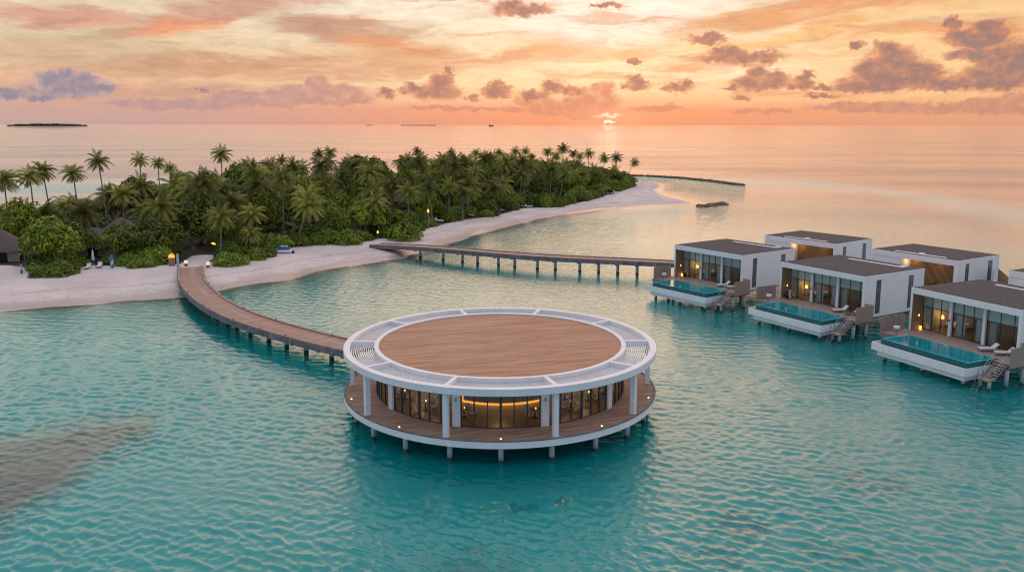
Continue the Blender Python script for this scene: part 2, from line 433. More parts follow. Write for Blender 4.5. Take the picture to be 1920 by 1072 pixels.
def sand_material():
    m, n = new_mat('sand')
    geo = n.node('ShaderNodeNewGeometry')
    sp = n.t.nodes.new('ShaderNodeSeparateXYZ')
    n.put(sp.inputs[0], geo)
    z = sp.outputs[2]
    big = n.noise(geo, 0.09, 4.0, 0.6)
    mid = n.noise(geo, 0.8, 5.0, 0.65)
    fine = n.noise(geo, 6.0, 3.0, 0.6)
    col = n.mix(n.ss(big, 0.3, 0.7), (0.60, 0.53, 0.495, 1), (0.74, 0.67, 0.63, 1))
    col = n.mix(n.ss(mid, 0.35, 0.8, 0, 0.35), col, (0.48, 0.40, 0.37, 1))
    col = n.mix(n.ss(n.noise(geo, 2.1, 2.0, 0.5), 0.56, 0.66, 0, 0.22), col, (0.40, 0.335, 0.31, 1))
    col = n.mix(n.ss(z, -0.15, -0.9), col, n.mix(n.ss(mid, 0.3, 0.75), (0.90, 0.88, 0.82, 1), (0.76, 0.73, 0.66, 1)))
    # drift lines of weed left by the tide
    zz = n.m('ADD', z, n.m('MULTIPLY', n.m('SUBTRACT', mid, 0.5), 0.28))
    line = n.m('MULTIPLY', n.ss(n.m('ABSOLUTE', n.m('SUBTRACT', zz, 0.82)), 0.05, 0.0), n.ss(fine, 0.45, 0.62, 0, 0.7))
    line2 = n.m('MULTIPLY', n.ss(n.m('ABSOLUTE', n.m('SUBTRACT', zz, 0.55)), 0.03, 0.0), n.ss(mid, 0.45, 0.6, 0, 0.35))
    col = n.mix(n.m('MAXIMUM', line, line2), col, (0.14, 0.10, 0.08, 1))
    wet = n.ss(n.m('ADD', z, n.m('MULTIPLY', n.m('SUBTRACT', big, 0.5), 0.35)), 0.52, 0.14)
    col = n.mix(n.m('MULTIPLY', wet, 0.9), col, (0.38, 0.29, 0.255, 1))
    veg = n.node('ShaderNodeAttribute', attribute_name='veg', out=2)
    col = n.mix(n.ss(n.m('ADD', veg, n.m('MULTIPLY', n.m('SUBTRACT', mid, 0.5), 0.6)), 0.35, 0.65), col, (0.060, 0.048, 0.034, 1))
    reef = n.node('ShaderNodeAttribute', attribute_name='reef', out=2)
    rn = n.noise(geo, 0.75, 6.0, 0.7)
    rf = n.ss(n.m('ADD', reef, n.m('MULTIPLY', n.m('SUBTRACT', rn, 0.5), 1.3)), 0.30, 0.75)
    col = n.mix(n.m('MULTIPLY', rf, 0.93), col, n.mix(n.ss(fine, 0.35, 0.65), (0.010, 0.013, 0.013, 1), (0.05, 0.05, 0.047, 1)))
    rough = n.ss(wet, 0.1, 1.0, 0.95, 0.32)
    bmp = n.node('ShaderNodeBump', {'Height': n.m('ADD', mid, n.m('MULTIPLY', fine, 0.5)), 'Strength': n.ss(wet, 0, 1, 0.5, 0.05), 'Distance': 0.12})
    finish(n, n.node('ShaderNodeBsdfPrincipled', {'Base Color': col, 'Roughness': rough, 'Normal': bmp, 'Specular IOR Level': n.ss(wet, 0, 1, 0.2, 0.6)}))
    return m


def water_material():
    m, n = new_mat('sea_water')
    geo = n.node('ShaderNodeNewGeometry')
    dep = n.node('ShaderNodeAttribute', attribute_name='depth', out=2)
    slick = n.noise(n.vm('MULTIPLY', geo, (0.35, 1, 1)), 0.012, 4.0, 0.6)
    calm = n.ss(slick, 0.36, 0.64, 0.55, 1.25)
    w1 = n.noise(n.vm('MULTIPLY', geo, (0.62, 1, 1)), 1.5, 4.0, 0.62, 0.35)
    w2 = n.noise(n.vm('MULTIPLY', geo, (0.8, 1, 1)), 6.0, 3.0, 0.6, 0.3)
    w0 = n.noise(n.vm('MULTIPLY', geo, (0.5, 1, 1)), 0.3, 3.0, 0.55)
    h = n.m('MULTIPLY', n.m('ADD', n.m('MULTIPLY', w0, 0.14), n.m('ADD', n.m('MULTIPLY', w1, 0.11), n.m('MULTIPLY', w2, 0.022))), calm)
    h = n.m('MULTIPLY', h, n.ss(dep, 0.0, 1.2, 0.35, 1.0))
    h = n.m('MULTIPLY', h, n.ss(n.node('ShaderNodeAttribute', attribute_name='open', out=2), 0, 1, 0.58, 2.1))
    bmp = n.node('ShaderNodeBump', {'Height': h, 'Strength': 1.0, 'Distance': 1.0})
    fr = n.node('ShaderNodeFresnel', {'IOR': 1.42, 'Normal': bmp})
    cb = n.t.nodes.new('ShaderNodeCombineColor')
    for i, T in enumerate((0.34, 0.975, 0.97)):
        n.put(cb.inputs[i], n.m('POWER', T, n.m('MULTIPLY', dep, 1.15)))
    tr = n.node('ShaderNodeBsdfTransparent', {'Color': cb.outputs[0]})
    df = n.node('ShaderNodeBsdfDiffuse', {'Color': n.mix(n.ss(dep, 3, 14), (0.004, 0.72, 0.75, 1), (0.02, 0.12, 0.16, 1)), 'Normal': bmp})
    body = n.node('ShaderNodeMixShader', {0: n.ss(dep, 0.2, 8.0, 0.0, 0.85, 'LINEAR'), 1: tr, 2: df})
    # thin lace of foam where the swash ends
    fn = n.noise(geo, 1.1, 5.0, 0.7)
    fd = n.m('ADD', dep, n.m('MULTIPLY', n.m('SUBTRACT', fn, 0.5), 0.14))
    foam = n.m('MULTIPLY', n.ss(n.m('ABSOLUTE', n.m('SUBTRACT', fd, 0.09)), 0.14, 0.02), n.ss(n.noise(geo, 0.11, 2.0), 0.38, 0.62, 0.12, 0.95))
    body = n.node('ShaderNodeMixShader', {0: foam, 1: body, 2: n.node('ShaderNodeBsdfDiffuse', {'Color': (0.75, 0.74, 0.73, 1)})})
    gl = n.node('ShaderNodeBsdfGlossy', {'Color': (1, 1, 1, 1), 'Roughness': 0.025, 'Normal': bmp})
    finish(n, n.node('ShaderNodeMixShader', {0: fr, 1: body, 2: gl}))
    return m


def pool_water_material():
    m, n = new_mat('pool_water')
    geo = n.node('ShaderNodeNewGeometry')
    bmp = n.node('ShaderNodeBump', {'Height': n.noise(geo, 2.0, 3.0, 0.5), 'Strength': 0.12, 'Distance': 0.1})
    fr = n.node('ShaderNodeFresnel', {'IOR': 1.26, 'Normal': bmp})
    tr = n.node('ShaderNodeBsdfTransparent', {'Color': (0.45, 0.92, 0.93, 1)})
    gl = n.node('ShaderNodeBsdfGlossy', {'Color': (1, 1, 1, 1), 'Roughness': 0.02, 'Normal': bmp})
    finish(n, n.node('ShaderNodeMixShader', {0: fr, 1: tr, 2: gl}))
    return m


MT['sand'] = sand_material()
MT['water'] = water_material()
MT['poolwater'] = pool_water_material()


# ------------------------------------------------------------------ mesh helpers
class MB:
    def __init__(self):
        self.v, self.f, self.t = [], [], []

    def add(self, vs, fs, tone=None):
        o = len(self.v)
        self.v += [tuple(map(float, p)) for p in vs]
        self.f += [tuple(i + o for i in f) for f in fs]
        if tone is not None:
            self.t += [tone] * len(vs)
        return self

    def box(self, x0, x1, y0, y1, z0, z1):
        vs = [(x, y, z) for z in (z0, z1) for y in (y0, y1) for x in (x0, x1)]
        return self.add(vs, [(0, 2, 3, 1), (4, 5, 7, 6), (0, 1, 5, 4), (2, 6, 7, 3), (0, 4, 6, 2), (1, 3, 7, 5)])

    def obox(self, c, u, w, z0, z1, hu, hw):
        """box around c (x, y) along unit direction u with half sizes hu, hw"""
        ux, uy = u; wx, wy = -uy, ux
        vs = []
        for z in (z0, z1):
            for b in (-1, 1):
                for a in (-1, 1):
                    vs.append((c[0] + ux * a * hu + wx * b * hw, c[1] + uy * a * hu + wy * b * hw, z))
        return self.add(vs, [(0, 2, 3, 1), (4, 5, 7, 6), (0, 1, 5, 4), (2, 6, 7, 3), (0, 4, 6, 2), (1, 3, 7, 5)])

    def tube(self, pts, rad, n=8, cap=True, tone=None):
        pts = [Vector(p) for p in pts]
        if not hasattr(rad, '__len__'):
            rad = [rad] * len(pts)
        vs, fs = [], []
        ref = Vector((0.31, 0.17, 0.93)).normalized()
        for i, p in enumerate(pts):
            t = (pts[min(i + 1, len(pts) - 1)] - pts[max(i - 1, 0)]).normalized()
            a = t.cross(ref)
            if a.length < 0.05:
                a = t.cross(Vector((1, 0, 0)))
            a.normalize()
            b = t.cross(a)
            for k in range(n):
                q = 2 * PI * k / n
                vs.append(p + (a * math.cos(q) + b * math.sin(q)) * rad[i])
        for i in range(len(pts) - 1):
            for k in range(n):
                k2 = (k + 1) % n
                fs.append((i * n + k, i * n + k2, (i + 1) * n + k2, (i + 1) * n + k))
        if cap:
            fs.append(tuple(range(n - 1, -1, -1)))
            fs.append(tuple((len(pts) - 1) * n + k for k in range(n)))
        return self.add(vs, fs, tone)

    def cyl(self, x, y, z0, z1, r, r2=None, n=16):
        return self.tube([(x, y, z0), (x, y, z1)], [r, r if r2 is None else r2], n)

    def ring(self, r0, r1, z0, z1, a0=0.0, a1=360.0, n=96, cx=0, cy=0):
        """a solid annular sector"""
        full = abs(a1 - a0) > 359.9
        k = n if full else n + 1
        vs, fs = [], []
        for i in range(k):
            a = R(a0 + (a1 - a0) * i / n)
            c, s = math.cos(a), math.sin(a)
            for r, z in ((r0, z0), (r1, z0), (r1, z1), (r0, z1)):
                vs.append((cx + c * r, cy + s * r, z))
        for i in range(n):
            p, q = i * 4, ((i + 1) % k) * 4
            for j in range(4):
                j2 = (j + 1) % 4
                fs.append((p + j, q + j, q + j2, p + j2)[::-1])
        if not full:
            fs.append((0, 1, 2, 3))
            e = (k - 1) * 4
            fs.append((e + 3, e + 2, e + 1, e))
        return self.add(vs, fs)

    def disc(self, r, z0, z1, n=96):
        vs = [(r * math.cos(2 * PI * i / n), r * math.sin(2 * PI * i / n), z) for z in (z0, z1) for i in range(n)]
        fs = [tuple(range(n - 1, -1, -1)), tuple(range(n, 2 * n))]
        fs += [(i, (i + 1) % n, n + (i + 1) % n, n + i) for i in range(n)]
        return self.add(vs, fs)

    def mesh(self, name, smooth=False):
        me = bpy.data.meshes.new(name)
        me.from_pydata(self.v, [], self.f)
        if self.t and len(self.t) == len(self.v):
            at_ = me.attributes.new('tone', 'FLOAT', 'POINT')
            at_.data.foreach_set('value', self.t)
        if smooth:
            me.shade_smooth()
        me.update()
        return me

    def build(self, name, mat, parent=None, smooth=False):
        return put(name, self.mesh(name, smooth), mat, parent)


def put(name, me, mat=None, parent=None):
    if mat is not None and not me.materials:
        me.materials.append(MT[mat] if isinstance(mat, str) else mat)
    o = bpy.data.objects.new(name, me)
    COL.objects.link(o)
    if parent:
        o.parent = parent
    return o


def thing(name, label, cat, loc=(0, 0, 0), rz=0.0, group=None):
    o = bpy.data.objects.new(name, None)
    COL.objects.link(o)
    o.empty_display_size = 0.5
    o.location = loc
    o.rotation_euler = (0, 0, rz)
    tag(o, label, cat, group)
    return o


def tag(o, label=None, cat=None, group=None, kind=None):
    if label: o['label'] = label
    if cat: o['category'] = cat
    if group: o['group'] = group
    if kind: o['kind'] = kind
    return o


def copy_tree(o, parent=None):
    c = o.copy()
    COL.objects.link(c)
    if parent:
        c.parent = parent
    for ch in list(o.children):
        copy_tree(ch, c)
    return c


def lamp(parent, loc, power, col=(1.0, 0.6, 0.25), r=0.15):
    l = bpy.data.lights.new('bulb', 'POINT')
    l.energy = power
    l.color = col
    l.shadow_soft_size = r
    o = bpy.data.objects.new('bulb', l)
    COL.objects.link(o)
    o.parent = parent
    o.location = loc
    return o


def grid_mesh(name, X, Y, Z, attrs, smooth=True):
    """X, Y, Z: 2-D arrays of the same shape"""
    ny, nx = X.shape
    me = bpy.data.meshes.new(name)
    nv = nx * ny
    me.vertices.add(nv)
    co = np.stack([X, Y, Z], -1).reshape(-1).astype(np.float32)
    me.vertices.foreach_set('co', co)
    idx = np.arange(nv).reshape(ny, nx)
    q = np.stack([idx[:-1, :-1], idx[:-1, 1:], idx[1:, 1:], idx[1:, :-1]], -1).reshape(-1, 4)
    nf = len(q)
    me.loops.add(nf * 4)
    me.polygons.add(nf)
    me.loops.foreach_set('vertex_index', q.reshape(-1).astype(np.int32))
    me.polygons.foreach_set('loop_start', (np.arange(nf) * 4).astype(np.int32))
    me.polygons.foreach_set('loop_total', np.full(nf, 4, np.int32))
    me.update(calc_edges=True)
    for k, a in attrs.items():
        t = me.attributes.new(k, 'FLOAT', 'POINT')
        t.data.foreach_set('value', a.reshape(-1).astype(np.float32))
    if smooth:
        me.shade_smooth()
    return me


# ------------------------------------------------------------------ the island's outline
SHORE = [(-260, 150), (-200, 116), (-150, 100), (-110, 99), (-90, 102), (-78.0, 107.5), (-71.0, 111.9), (-65.5, 115.4), (-58.9, 117.6),
         (-52.0, 119.5), (-49.2, 121.4), (-45.8, 125.5), (-42.1, 130.7), (-37.6, 136.3), (-33.9, 143.5), (-30.2, 148.5),
         (-26.1, 153.3), (-21.7, 157.8), (-18.3, 164.5), (-14.2, 178.2), (-9.8, 187.8), (-2.7, 205.8), (5.8, 222.3),
         (15.4, 237.2), (25.9, 249.4), (40.6, 261.3), (51.8, 266.8), (60.4, 270.6), (58.4, 282.1), (56.1, 299.2),
         (57.5, 323.6), (63.3, 346.3), (66, 359.0), (64, 372.4), (58.7, 379.3), (52, 392), (20, 398), (-20, 362), (-60, 312),
         (-100, 262), (-140, 238), (-200, 222), (-270, 200)]
VEG = [(-240, 165), (-190, 142), (-140, 141), (-105, 141.5), (-88, 141), (-82.5, 138.5), (-80.3, 133.5), (-78.4, 131.6), (-73.0, 133.6), (-73.4, 139.6), (-71.2, 141.2), (-68.6, 140.2),
       (-66.6, 139.6), (-57.8, 142.4), (-54.5, 144.7), (-44.9, 150.7), (-43.9, 162.1), (-39.1, 166.5), (-30.5, 172.9),
       (-25.9, 180.5), (-21.1, 190.8), (-13.8, 211.6), (-4.4, 223.1), (3.9, 243.6), (14.5, 248.6), (26.2, 270.3),
       (36.1, 293.7), (50.2, 335.7), (50, 372), (20, 388), (-18, 352), (-58, 303), (-98, 252), (-138, 228), (-198, 212), (-250, 195)]


def inside(x, y, poly):
    r = np.zeros(np.shape(x), bool)
    n = len(poly)
    for i in range(n):
        (x1, y1), (x2, y2) = poly[i], poly[(i + 1) % n]
        c = ((y1 > y) != (y2 > y)) & (x < (x2 - x1) * (y - y1) / (y2 - y1 + 1e-12) + x1)
        r ^= c
    return r


def sdist(x, y, poly):
    x = np.asarray(x, float); y = np.asarray(y, float)
    d = np.full(x.shape, 1e9)
    n = len(poly)
    for i in range(n):
        (x1, y1), (x2, y2) = poly[i], poly[(i + 1) % n]
        dx, dy = x2 - x1, y2 - y1
        t = np.clip(((x - x1) * dx + (y - y1) * dy) / (dx * dx + dy * dy), 0, 1)
        d = np.minimum(d, (x - x1 - t * dx) ** 2 + (y - y1 - t * dy) ** 2)
    d = np.sqrt(d)
    return np.where(inside(x, y, poly), d, -d)


def vnoise(x, y, s, seed=0):
    """smooth value noise"""
    x = np.asarray(x) / s; y = np.asarray(y) / s
    xi, yi = np.floor(x).astype(np.int64), np.floor(y).astype(np.int64)
    fx, fy = x - xi, y - yi
    fx = fx * fx * (3 - 2 * fx); fy = fy * fy * (3 - 2 * fy)

    def h(a, b):
        v = (a * 374761393 + b * 668265263 + seed * 974711) & 0xffffffff
        v = ((v ^ (v >> 13)) * 1274126177) & 0xffffffff
        return ((v ^ (v >> 16)) & 0xffff) / 65535.0
    return (h(xi, yi) * (1 - fx) + h(xi + 1, yi) * fx) * (1 - fy) + (h(xi, yi + 1) * (1 - fx) + h(xi + 1, yi + 1) * fx) * fy


def ground(x, y):
    x = np.asarray(x, float); y = np.asarray(y, float)
    d = sdist(x, y, SHORE) + (vnoise(x, y, 9, 3) - 0.5) * 1.6
    up = 1.35 * (1 - np.exp(-np.maximum(d, 0) / 8.0))
    lag = 2.3 + 0.8 * (vnoise(x, y, 40, 5) - 0.5) + 0.3 * (vnoise(x, y, 7, 6) - 0.5)
    dn = np.minimum(-d, 400)
    down = -lag * (1 - np.exp(-np.maximum(dn, 0) / 11.0))
    deep = np.clip((np.hypot(x, y) - 330) / 160, 0, 1) + np.clip((x - 95 - 0.12 * y) / 60, 0, 1) * np.clip((y - 130) / 120, 0, 1)
    down = down - np.clip(deep, 0, 1) * 14 * (d < 0) * np.clip(-d / 30, 0, 1)
    rf = np.clip((sdist(x, y, REEFP) + 1.2 + 1.6 * (vnoise(x, y, 4, 31) - 0.5)) / 2.6, 0, 1)
    down = down * (1 - rf) + rf * (-0.32 - 0.35 * vnoise(x, y, 2.6, 12))
    return np.where(d > 0, up, down)


REEF = []
REEFP = [(-70, 64), (-42, 65.5), (-36.5, 70.5), (-31.5, 70.0), (-30.6, 66.6), (-32.2, 61.5), (-32.6, 55), (-34, 48), (-38, 38), (-70, 38)]
for px_, py_, rx_, ry_, k_ in ((1385, 985, 2.4, 1.6, .62), (1640, 905, 3.6, 2.0, .55), (1320, 1040, 3.0, 1.6, .5), (1560, 1045, 4, 1.6, .5),
                               (900, 1045, 4, 1.5, .5), (985, 951, .9, .45, .9), (1056, 940, .5, .35, .9), (882, 897, 1.0, .5, .7),
                               (950, 893, .5, .3, .7), (1110, 880, .6, .5, .7), (1135, 890, 1.2, .6, .6), (800, 955, 1.0, .6, .5),
                               (1000, 880, .7, .4, .6), (720, 985, .8, .5, .5), (1860, 700, 4.0, 1.5, .6), (560, 905, 1.2, .6, .45),
                               (1880, 760, 2.0, 1.2, .6), (1540, 880, 2.0, 1.0, .45), (870, 1062, 2.2, 0.8, .6)):
    q_ = at(px_, py_, -2.0)
    REEF.append((q_[0], q_[1], rx_, ry_ * 1.6, 0.0, k_))


def build_ground():
    def axis(a, b, c, d, st):
        lo = [b - (b - a) * (1 - t) ** 2 for t in np.linspace(0, 1, 26)][:-1]
        hi = [c + (d - c) * t ** 2 for t in np.linspace(0, 1, 26)][1:]
        return np.array(lo + list(np.arange(b, c, st)) + [c] + hi)
    xs = axis(-1500, -150, 110, 1500, 1.0)
    ys = axis(5, 28, 420, 2500, 1.0)
    X, Y = np.meshgrid(xs, ys)
    Z = ground(X, Y)
    sd = sdist(X, Y, SHORE)
    Z = Z + np.where(sd > 2, 0.10 * (vnoise(X, Y, 3.2, 9) - 0.5) + 0.16 * (vnoise(X, Y, 11, 8) - 0.5), 0) * np.clip((sd - 2) / 5, 0, 1)
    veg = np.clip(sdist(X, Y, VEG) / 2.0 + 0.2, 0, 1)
    # the sandy path that leads on from the curved walkway
    ax, ay, bx, by = -55.3, 139, -57.4, 151.5
    t = np.clip(((X - ax) * (bx - ax) + (Y - ay) * (by - ay)) / ((bx - ax) ** 2 + (by - ay) ** 2), 0, 1)
    pd = np.hypot(X - ax - t * (bx - ax), Y - ay - t * (by - ay))
    veg = np.minimum(veg, np.clip((pd - 1.6) / 1.0, 0, 1))
    reef = np.clip(sdist(X, Y, REEFP) / 2.0 + 0.55, 0, 1.1)
    for cx, cy, rx, ry, rot, k in REEF:
        c, s = math.cos(rot), math.sin(rot)
        u = ((X - cx) * c + (Y - cy) * s) / rx; v = (-(X - cx) * s + (Y - cy) * c) / ry
        reef = np.maximum(reef, k * np.clip(1.6 - np.sqrt(u * u + v * v), 0, 1))
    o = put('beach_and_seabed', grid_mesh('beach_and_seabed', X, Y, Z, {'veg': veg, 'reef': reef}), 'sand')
    tag(o, kind='structure')
    # ocean floor far out
    mb = MB()
    mb.add([(-70000, 2400, -30), (70000, 2400, -30), (70000, 80000, -30), (-70000, 80000, -30)], [(0, 1, 2, 3)])
    tag(mb.build('ocean_floor', 'coral'), kind='structure')


def build_water():
    r1 = 14.0 * np.exp(np.arange(0, 1130) * 0.0028)
    r2 = r1[-1] * np.exp(np.arange(1, 140) * 0.008)
    r3 = r2[-1] * np.exp(np.arange(1, 112) * 0.04)
    rr = np.concatenate([r1, r2, r3])
    aa = np.radians(np.concatenate([np.linspace(-52, -35, 90)[:-1], np.linspace(-35, 35, 1150), np.linspace(35, 52, 90)[1:]]))
    RR, AA = np.meshgrid(rr, aa, indexing='ij')
    X, Y = RR * np.sin(AA), RR * np.cos(AA)
    g = ground(X, Y)
    dep = np.where(np.hypot(X, Y) > 1400, 16.0, -g)
    space = RR * np.where(RR < 331, 0.0028, 0.008)
    Z = np.zeros_like(X); DX = np.zeros_like(X); DY = np.zeros_like(X)
    near = RR < 900
    x, y, sp = X[near], Y[near], space[near]
    amp = (0.30 + 1.0 * vnoise(x, y * 1.7, 19, 21) + .45 * vnoise(x, y * 1.5, 5.5, 24)) * (0.65 + 0.7 * vnoise(x, y, 60, 22))
    amp *= np.clip(dep[near] / 1.4, 0.06, 1)
    z = np.zeros_like(x); dx = np.zeros_like(x); dy = np.zeros_like(x)
    rg = np.random.default_rng(3)
    for i in range(120):
        L = 0.34 * (2.3 / 0.34) ** rg.random()
        k = 2 * PI / L
        th = R(-112) + rg.normal(0, R(30 if i % 4 else 75))
        a = 0.0092 * L / (1 + (L / 1.05) ** 2) * (0.6 + 0.8 * rg.random())
        ph = rg.random() * 2 * PI
        fade = np.clip((L / sp - 2.2) / 2.5, 0, 1)
        arg = k * (x * math.cos(th) + y * math.sin(th)) + ph
        z += a * fade * np.sin(arg)
        q = 1.0 * a * fade * np.cos(arg)
        dx += q * math.cos(th); dy += q * math.sin(th)
    Z[near] = z * amp
    DX[near] = dx * amp; DY[near] = dy * amp
    o = put('sea_water', grid_mesh('sea_water', X + DX, Y + DY, Z, {'depth': np.maximum(dep, 0.0), 'open': np.clip((RR - 110) / 260, 0, 1)}), 'water')
    tag(o, kind='structure')


build_ground()
build_water()
def gz(x, y):
    return float(ground(np.array([x]), np.array([y]))[0])


# ------------------------------------------------------------------ round pavilion
PC = (-1.06, 73.35)
DZ = 1.97
def polar(r, a):
    return r * math.cos(R(a)), r * math.sin(R(a))


def pile(parent, x, y, top, r=0.19, bed=-3.2, name='pile'):
    o = MB().cyl(x, y, 0.26, top, r, n=14).build(name, 'concrete', parent, True)
    MB().cyl(x, y, bed, 0.26, r * 1.06, r * 1.03, n=14).build('waterline_growth', 'algae', o, True)
    return o


def build_pavilion():
    t = thing('round_pavilion', 'large round white overwater pavilion with timber roof deck and ring pergola', 'pavilion', (PC[0], PC[1], 0))
    RO = 14.1
    MB().disc(RO - 0.10, DZ - 0.16, DZ).build('terrace_deck', 'deck', t)
    MB().ring(RO - 0.16, RO + 0.02, DZ - 0.03, DZ + 0.05, n=160).build('deck_kerb', 'greywood', t)
    MB().ring(RO - 0.30, RO, DZ - 0.56, DZ - 0.034, n=160).build('deck_fascia', 'white', t)
    MB().disc(RO - 0.9, DZ - 0.5, DZ - 0.2).build('deck_underside', 'greywood', t)
    for i in range(21):
        x, y = polar(13.35, -89 + i * 360 / 21)
        pile(t, x, y, DZ - 0.5, 0.21)
    for i in range(12):
        x, y = polar(8.6, -84 + i * 30)
        pile(t, x, y, DZ - 0.5, 0.21)
    # ring pergola
    ZT, ZB = 6.05, 5.50
    MB().ring(13.50, 14.06, ZB, ZT, n=200).build('outer_ring_beam', 'white', t)
    MB().ring(10.98, 11.37, 5.40, ZT, n=200).build('inner_ring_beam', 'white', t)
    for i in range(10):
        a = -89 + 18 + 36 * i
        c, s = math.cos(R(a)), math.sin(R(a))
        MB().obox((c * 12.435, s * 12.435), (c, s), None, ZB + 0.02, ZT - 0.004, 1.064, 0.17).build('radial_beam', 'white', t)
        p = MB()
        for k in range(11):
            r0 = 11.48 + k * 0.186
            p.ring(r0, r0 + 0.07, 5.58, 5.68, a + 0.8, a + 35.2, 22)
        for k in range(1, 4):                      # bearers under the slats
            b = a + 36 * k / 4
            cb, sb = math.cos(R(b)), math.sin(R(b))
            p.obox((cb * 12.435, sb * 12.435), (cb, sb), None, 5.505, 5.577, 1.062, 0.04)
        p.build('pergola_slats', 'white', t)
        co = MB().obox((c * 13.55, s * 13.55), (c, s), None, DZ + 0.003, ZB - 0.003, 0.205, 0.205).build('column', 'white', t)
        MB().obox((c * 13.55, s * 13.55), (c, s), None, DZ + 0.002, DZ + 0.05, 0.24, 0.24).build('base_plate', 'white_panel', co)
        # facade: post with wall light, then a glazed bay
        po = MB().obox((c * 11.28, s * 11.28), (c, s), None, DZ + 0.003, 5.396, 0.14, 0.33).build('facade_post', 'white', t)
        lx, ly = c * 11.46, s * 11.46
        MB().obox((lx, ly), (c, s), None, 4.05, 4.33, 0.05, 0.07).build('wall_light', 'steel', po)
        a0, a1 = a + 1.9, a + 34.1
        n = 6
        fr = MB()
        for k in range(n + 1):
            b = a0 + (a1 - a0) * k / n
            cb, sb = math.cos(R(b)), math.sin(R(b))
            wd = 0.10 if k == 3 else 0.045
            fr.obox((cb * 11.2, sb * 11.2), (cb, sb), None, DZ + 0.06, 5.34, 0.06, wd)
        fr.ring(11.13, 11.27, DZ + 0.004, DZ + 0.058, a0 - .3, a1 + .3, 20)
        fr.ring(11.13, 11.27, 5.342, 5.396, a0 - .3, a1 + .3, 20)
        f = fr.build('glazing_frame', 'darkmetal', t)
        g = MB()
        for k in range(n):
            b0, b1 = a0 + (a1 - a0) * k / n, a0 + (a1 - a0) * (k + 1) / n
            g.add([polar(11.2, b0) + (DZ + .06,), polar(11.2, b1) + (DZ + .06,), polar(11.2, b1) + (5.34,), polar(11.2, b0) + (5.34,)], [(0, 1, 2, 3)])
        g.build('glass_panes', 'glass', f)
        if i in (0, 9):
            pass
    # door handles of the entrance bay
    h = MB()
    for da in (-0.9, 0.9):
        x, y = polar(11.33, -89 + da)
        h.cyl(x, y, 2.9, 3.2, 0.025, n=8)
    h.build('door_handles', 'steel', t)
    MB().disc(10.97, 5.36, 5.93, 160).build('roof_deck', 'roofdeck', t)
    MB().disc(11.12, 5.30, 5.355, 96).build('ceiling', 'ceiling', t)
    MB().disc(11.10, DZ + 0.004, DZ + 0.02, 96).build('interior_floor', 'ifloor', t)
    # deck uplights
    for i in range(10):
        x, y = polar(13.60, -89 + 36 * i)
        l = MB().cyl(x, y, DZ + 0.003, DZ + 0.05, 0.10, 0.09, 14).build('deck_light', 'steel', t)
        MB().cyl(x, y, DZ + 0.052, DZ + 0.09, 0.075, 0.05, 12).build('lens', 'spot', l)
    lamp(t, (0, -5.6, 5.0), 90, (1, .58, .25), 0.5)
    for a in (-140, -40, 90, 180, 0):
        x, y = polar(7.5, a)
        lamp(t, (x, y, 4.9), 48, (1, .62, .3), 0.4)
    # round bar with a lit plinth, free in the middle of the room
    b = thing('round_bar_counter', 'round bar counter with amber light strip along its foot inside the round pavilion', 'bar counter', (PC[0], PC[1], DZ + 0.02))
    MB().ring(4.9, 6.0, 0.20, 1.12, -121, -55, n=40).build('counter_body', 'interior', b)
    MB().ring(4.8, 6.1, 1.124, 1.18, -121.5, -54.5, n=40).build('counter_top', 'tablewood', b)
    l = MB().ring(5.0, 6.04, 0.03, 0.19, -121, -55, n=40)
    for a in (-121.6, -54.4):
        l.ring(5.7, 6.04, 0.03, 1.9, a - .5, a + .5, n=2)
    l.build('light_strip', 'led', b)
    return t


build_pavilion()


def dining_table():
    t = thing('dining_table', 'dining table', 'table')
    MB().cyl(0, 0, 0.71, 0.75, 0.48, n=24).build('table_top', 'tablewood', t)
    MB().cyl(0, 0, 0.03, 0.705, 0.05, n=10).cyl(0, 0, 0.0, 0.03, 0.26, n=16).build('pedestal', 'black', t)
    return t


def dining_chair():
    t = thing('dining_chair', 'dining chair', 'chair')
    MB().box(-.23, .23, -.23, .23, .43, .48).build('seat', 'chair', t)
    MB().box(-.22, .22, .20, .24, .50, .88).build('backrest', 'chair', t)
    for sx in (-1, 1):
        for sy in (-1, 1):
            MB().tube([(sx * .2, sy * .2, 0), (sx * .19, sy * .19, .43)], [.014, .02], 6).build('leg', 'tablewood', t)
    return t


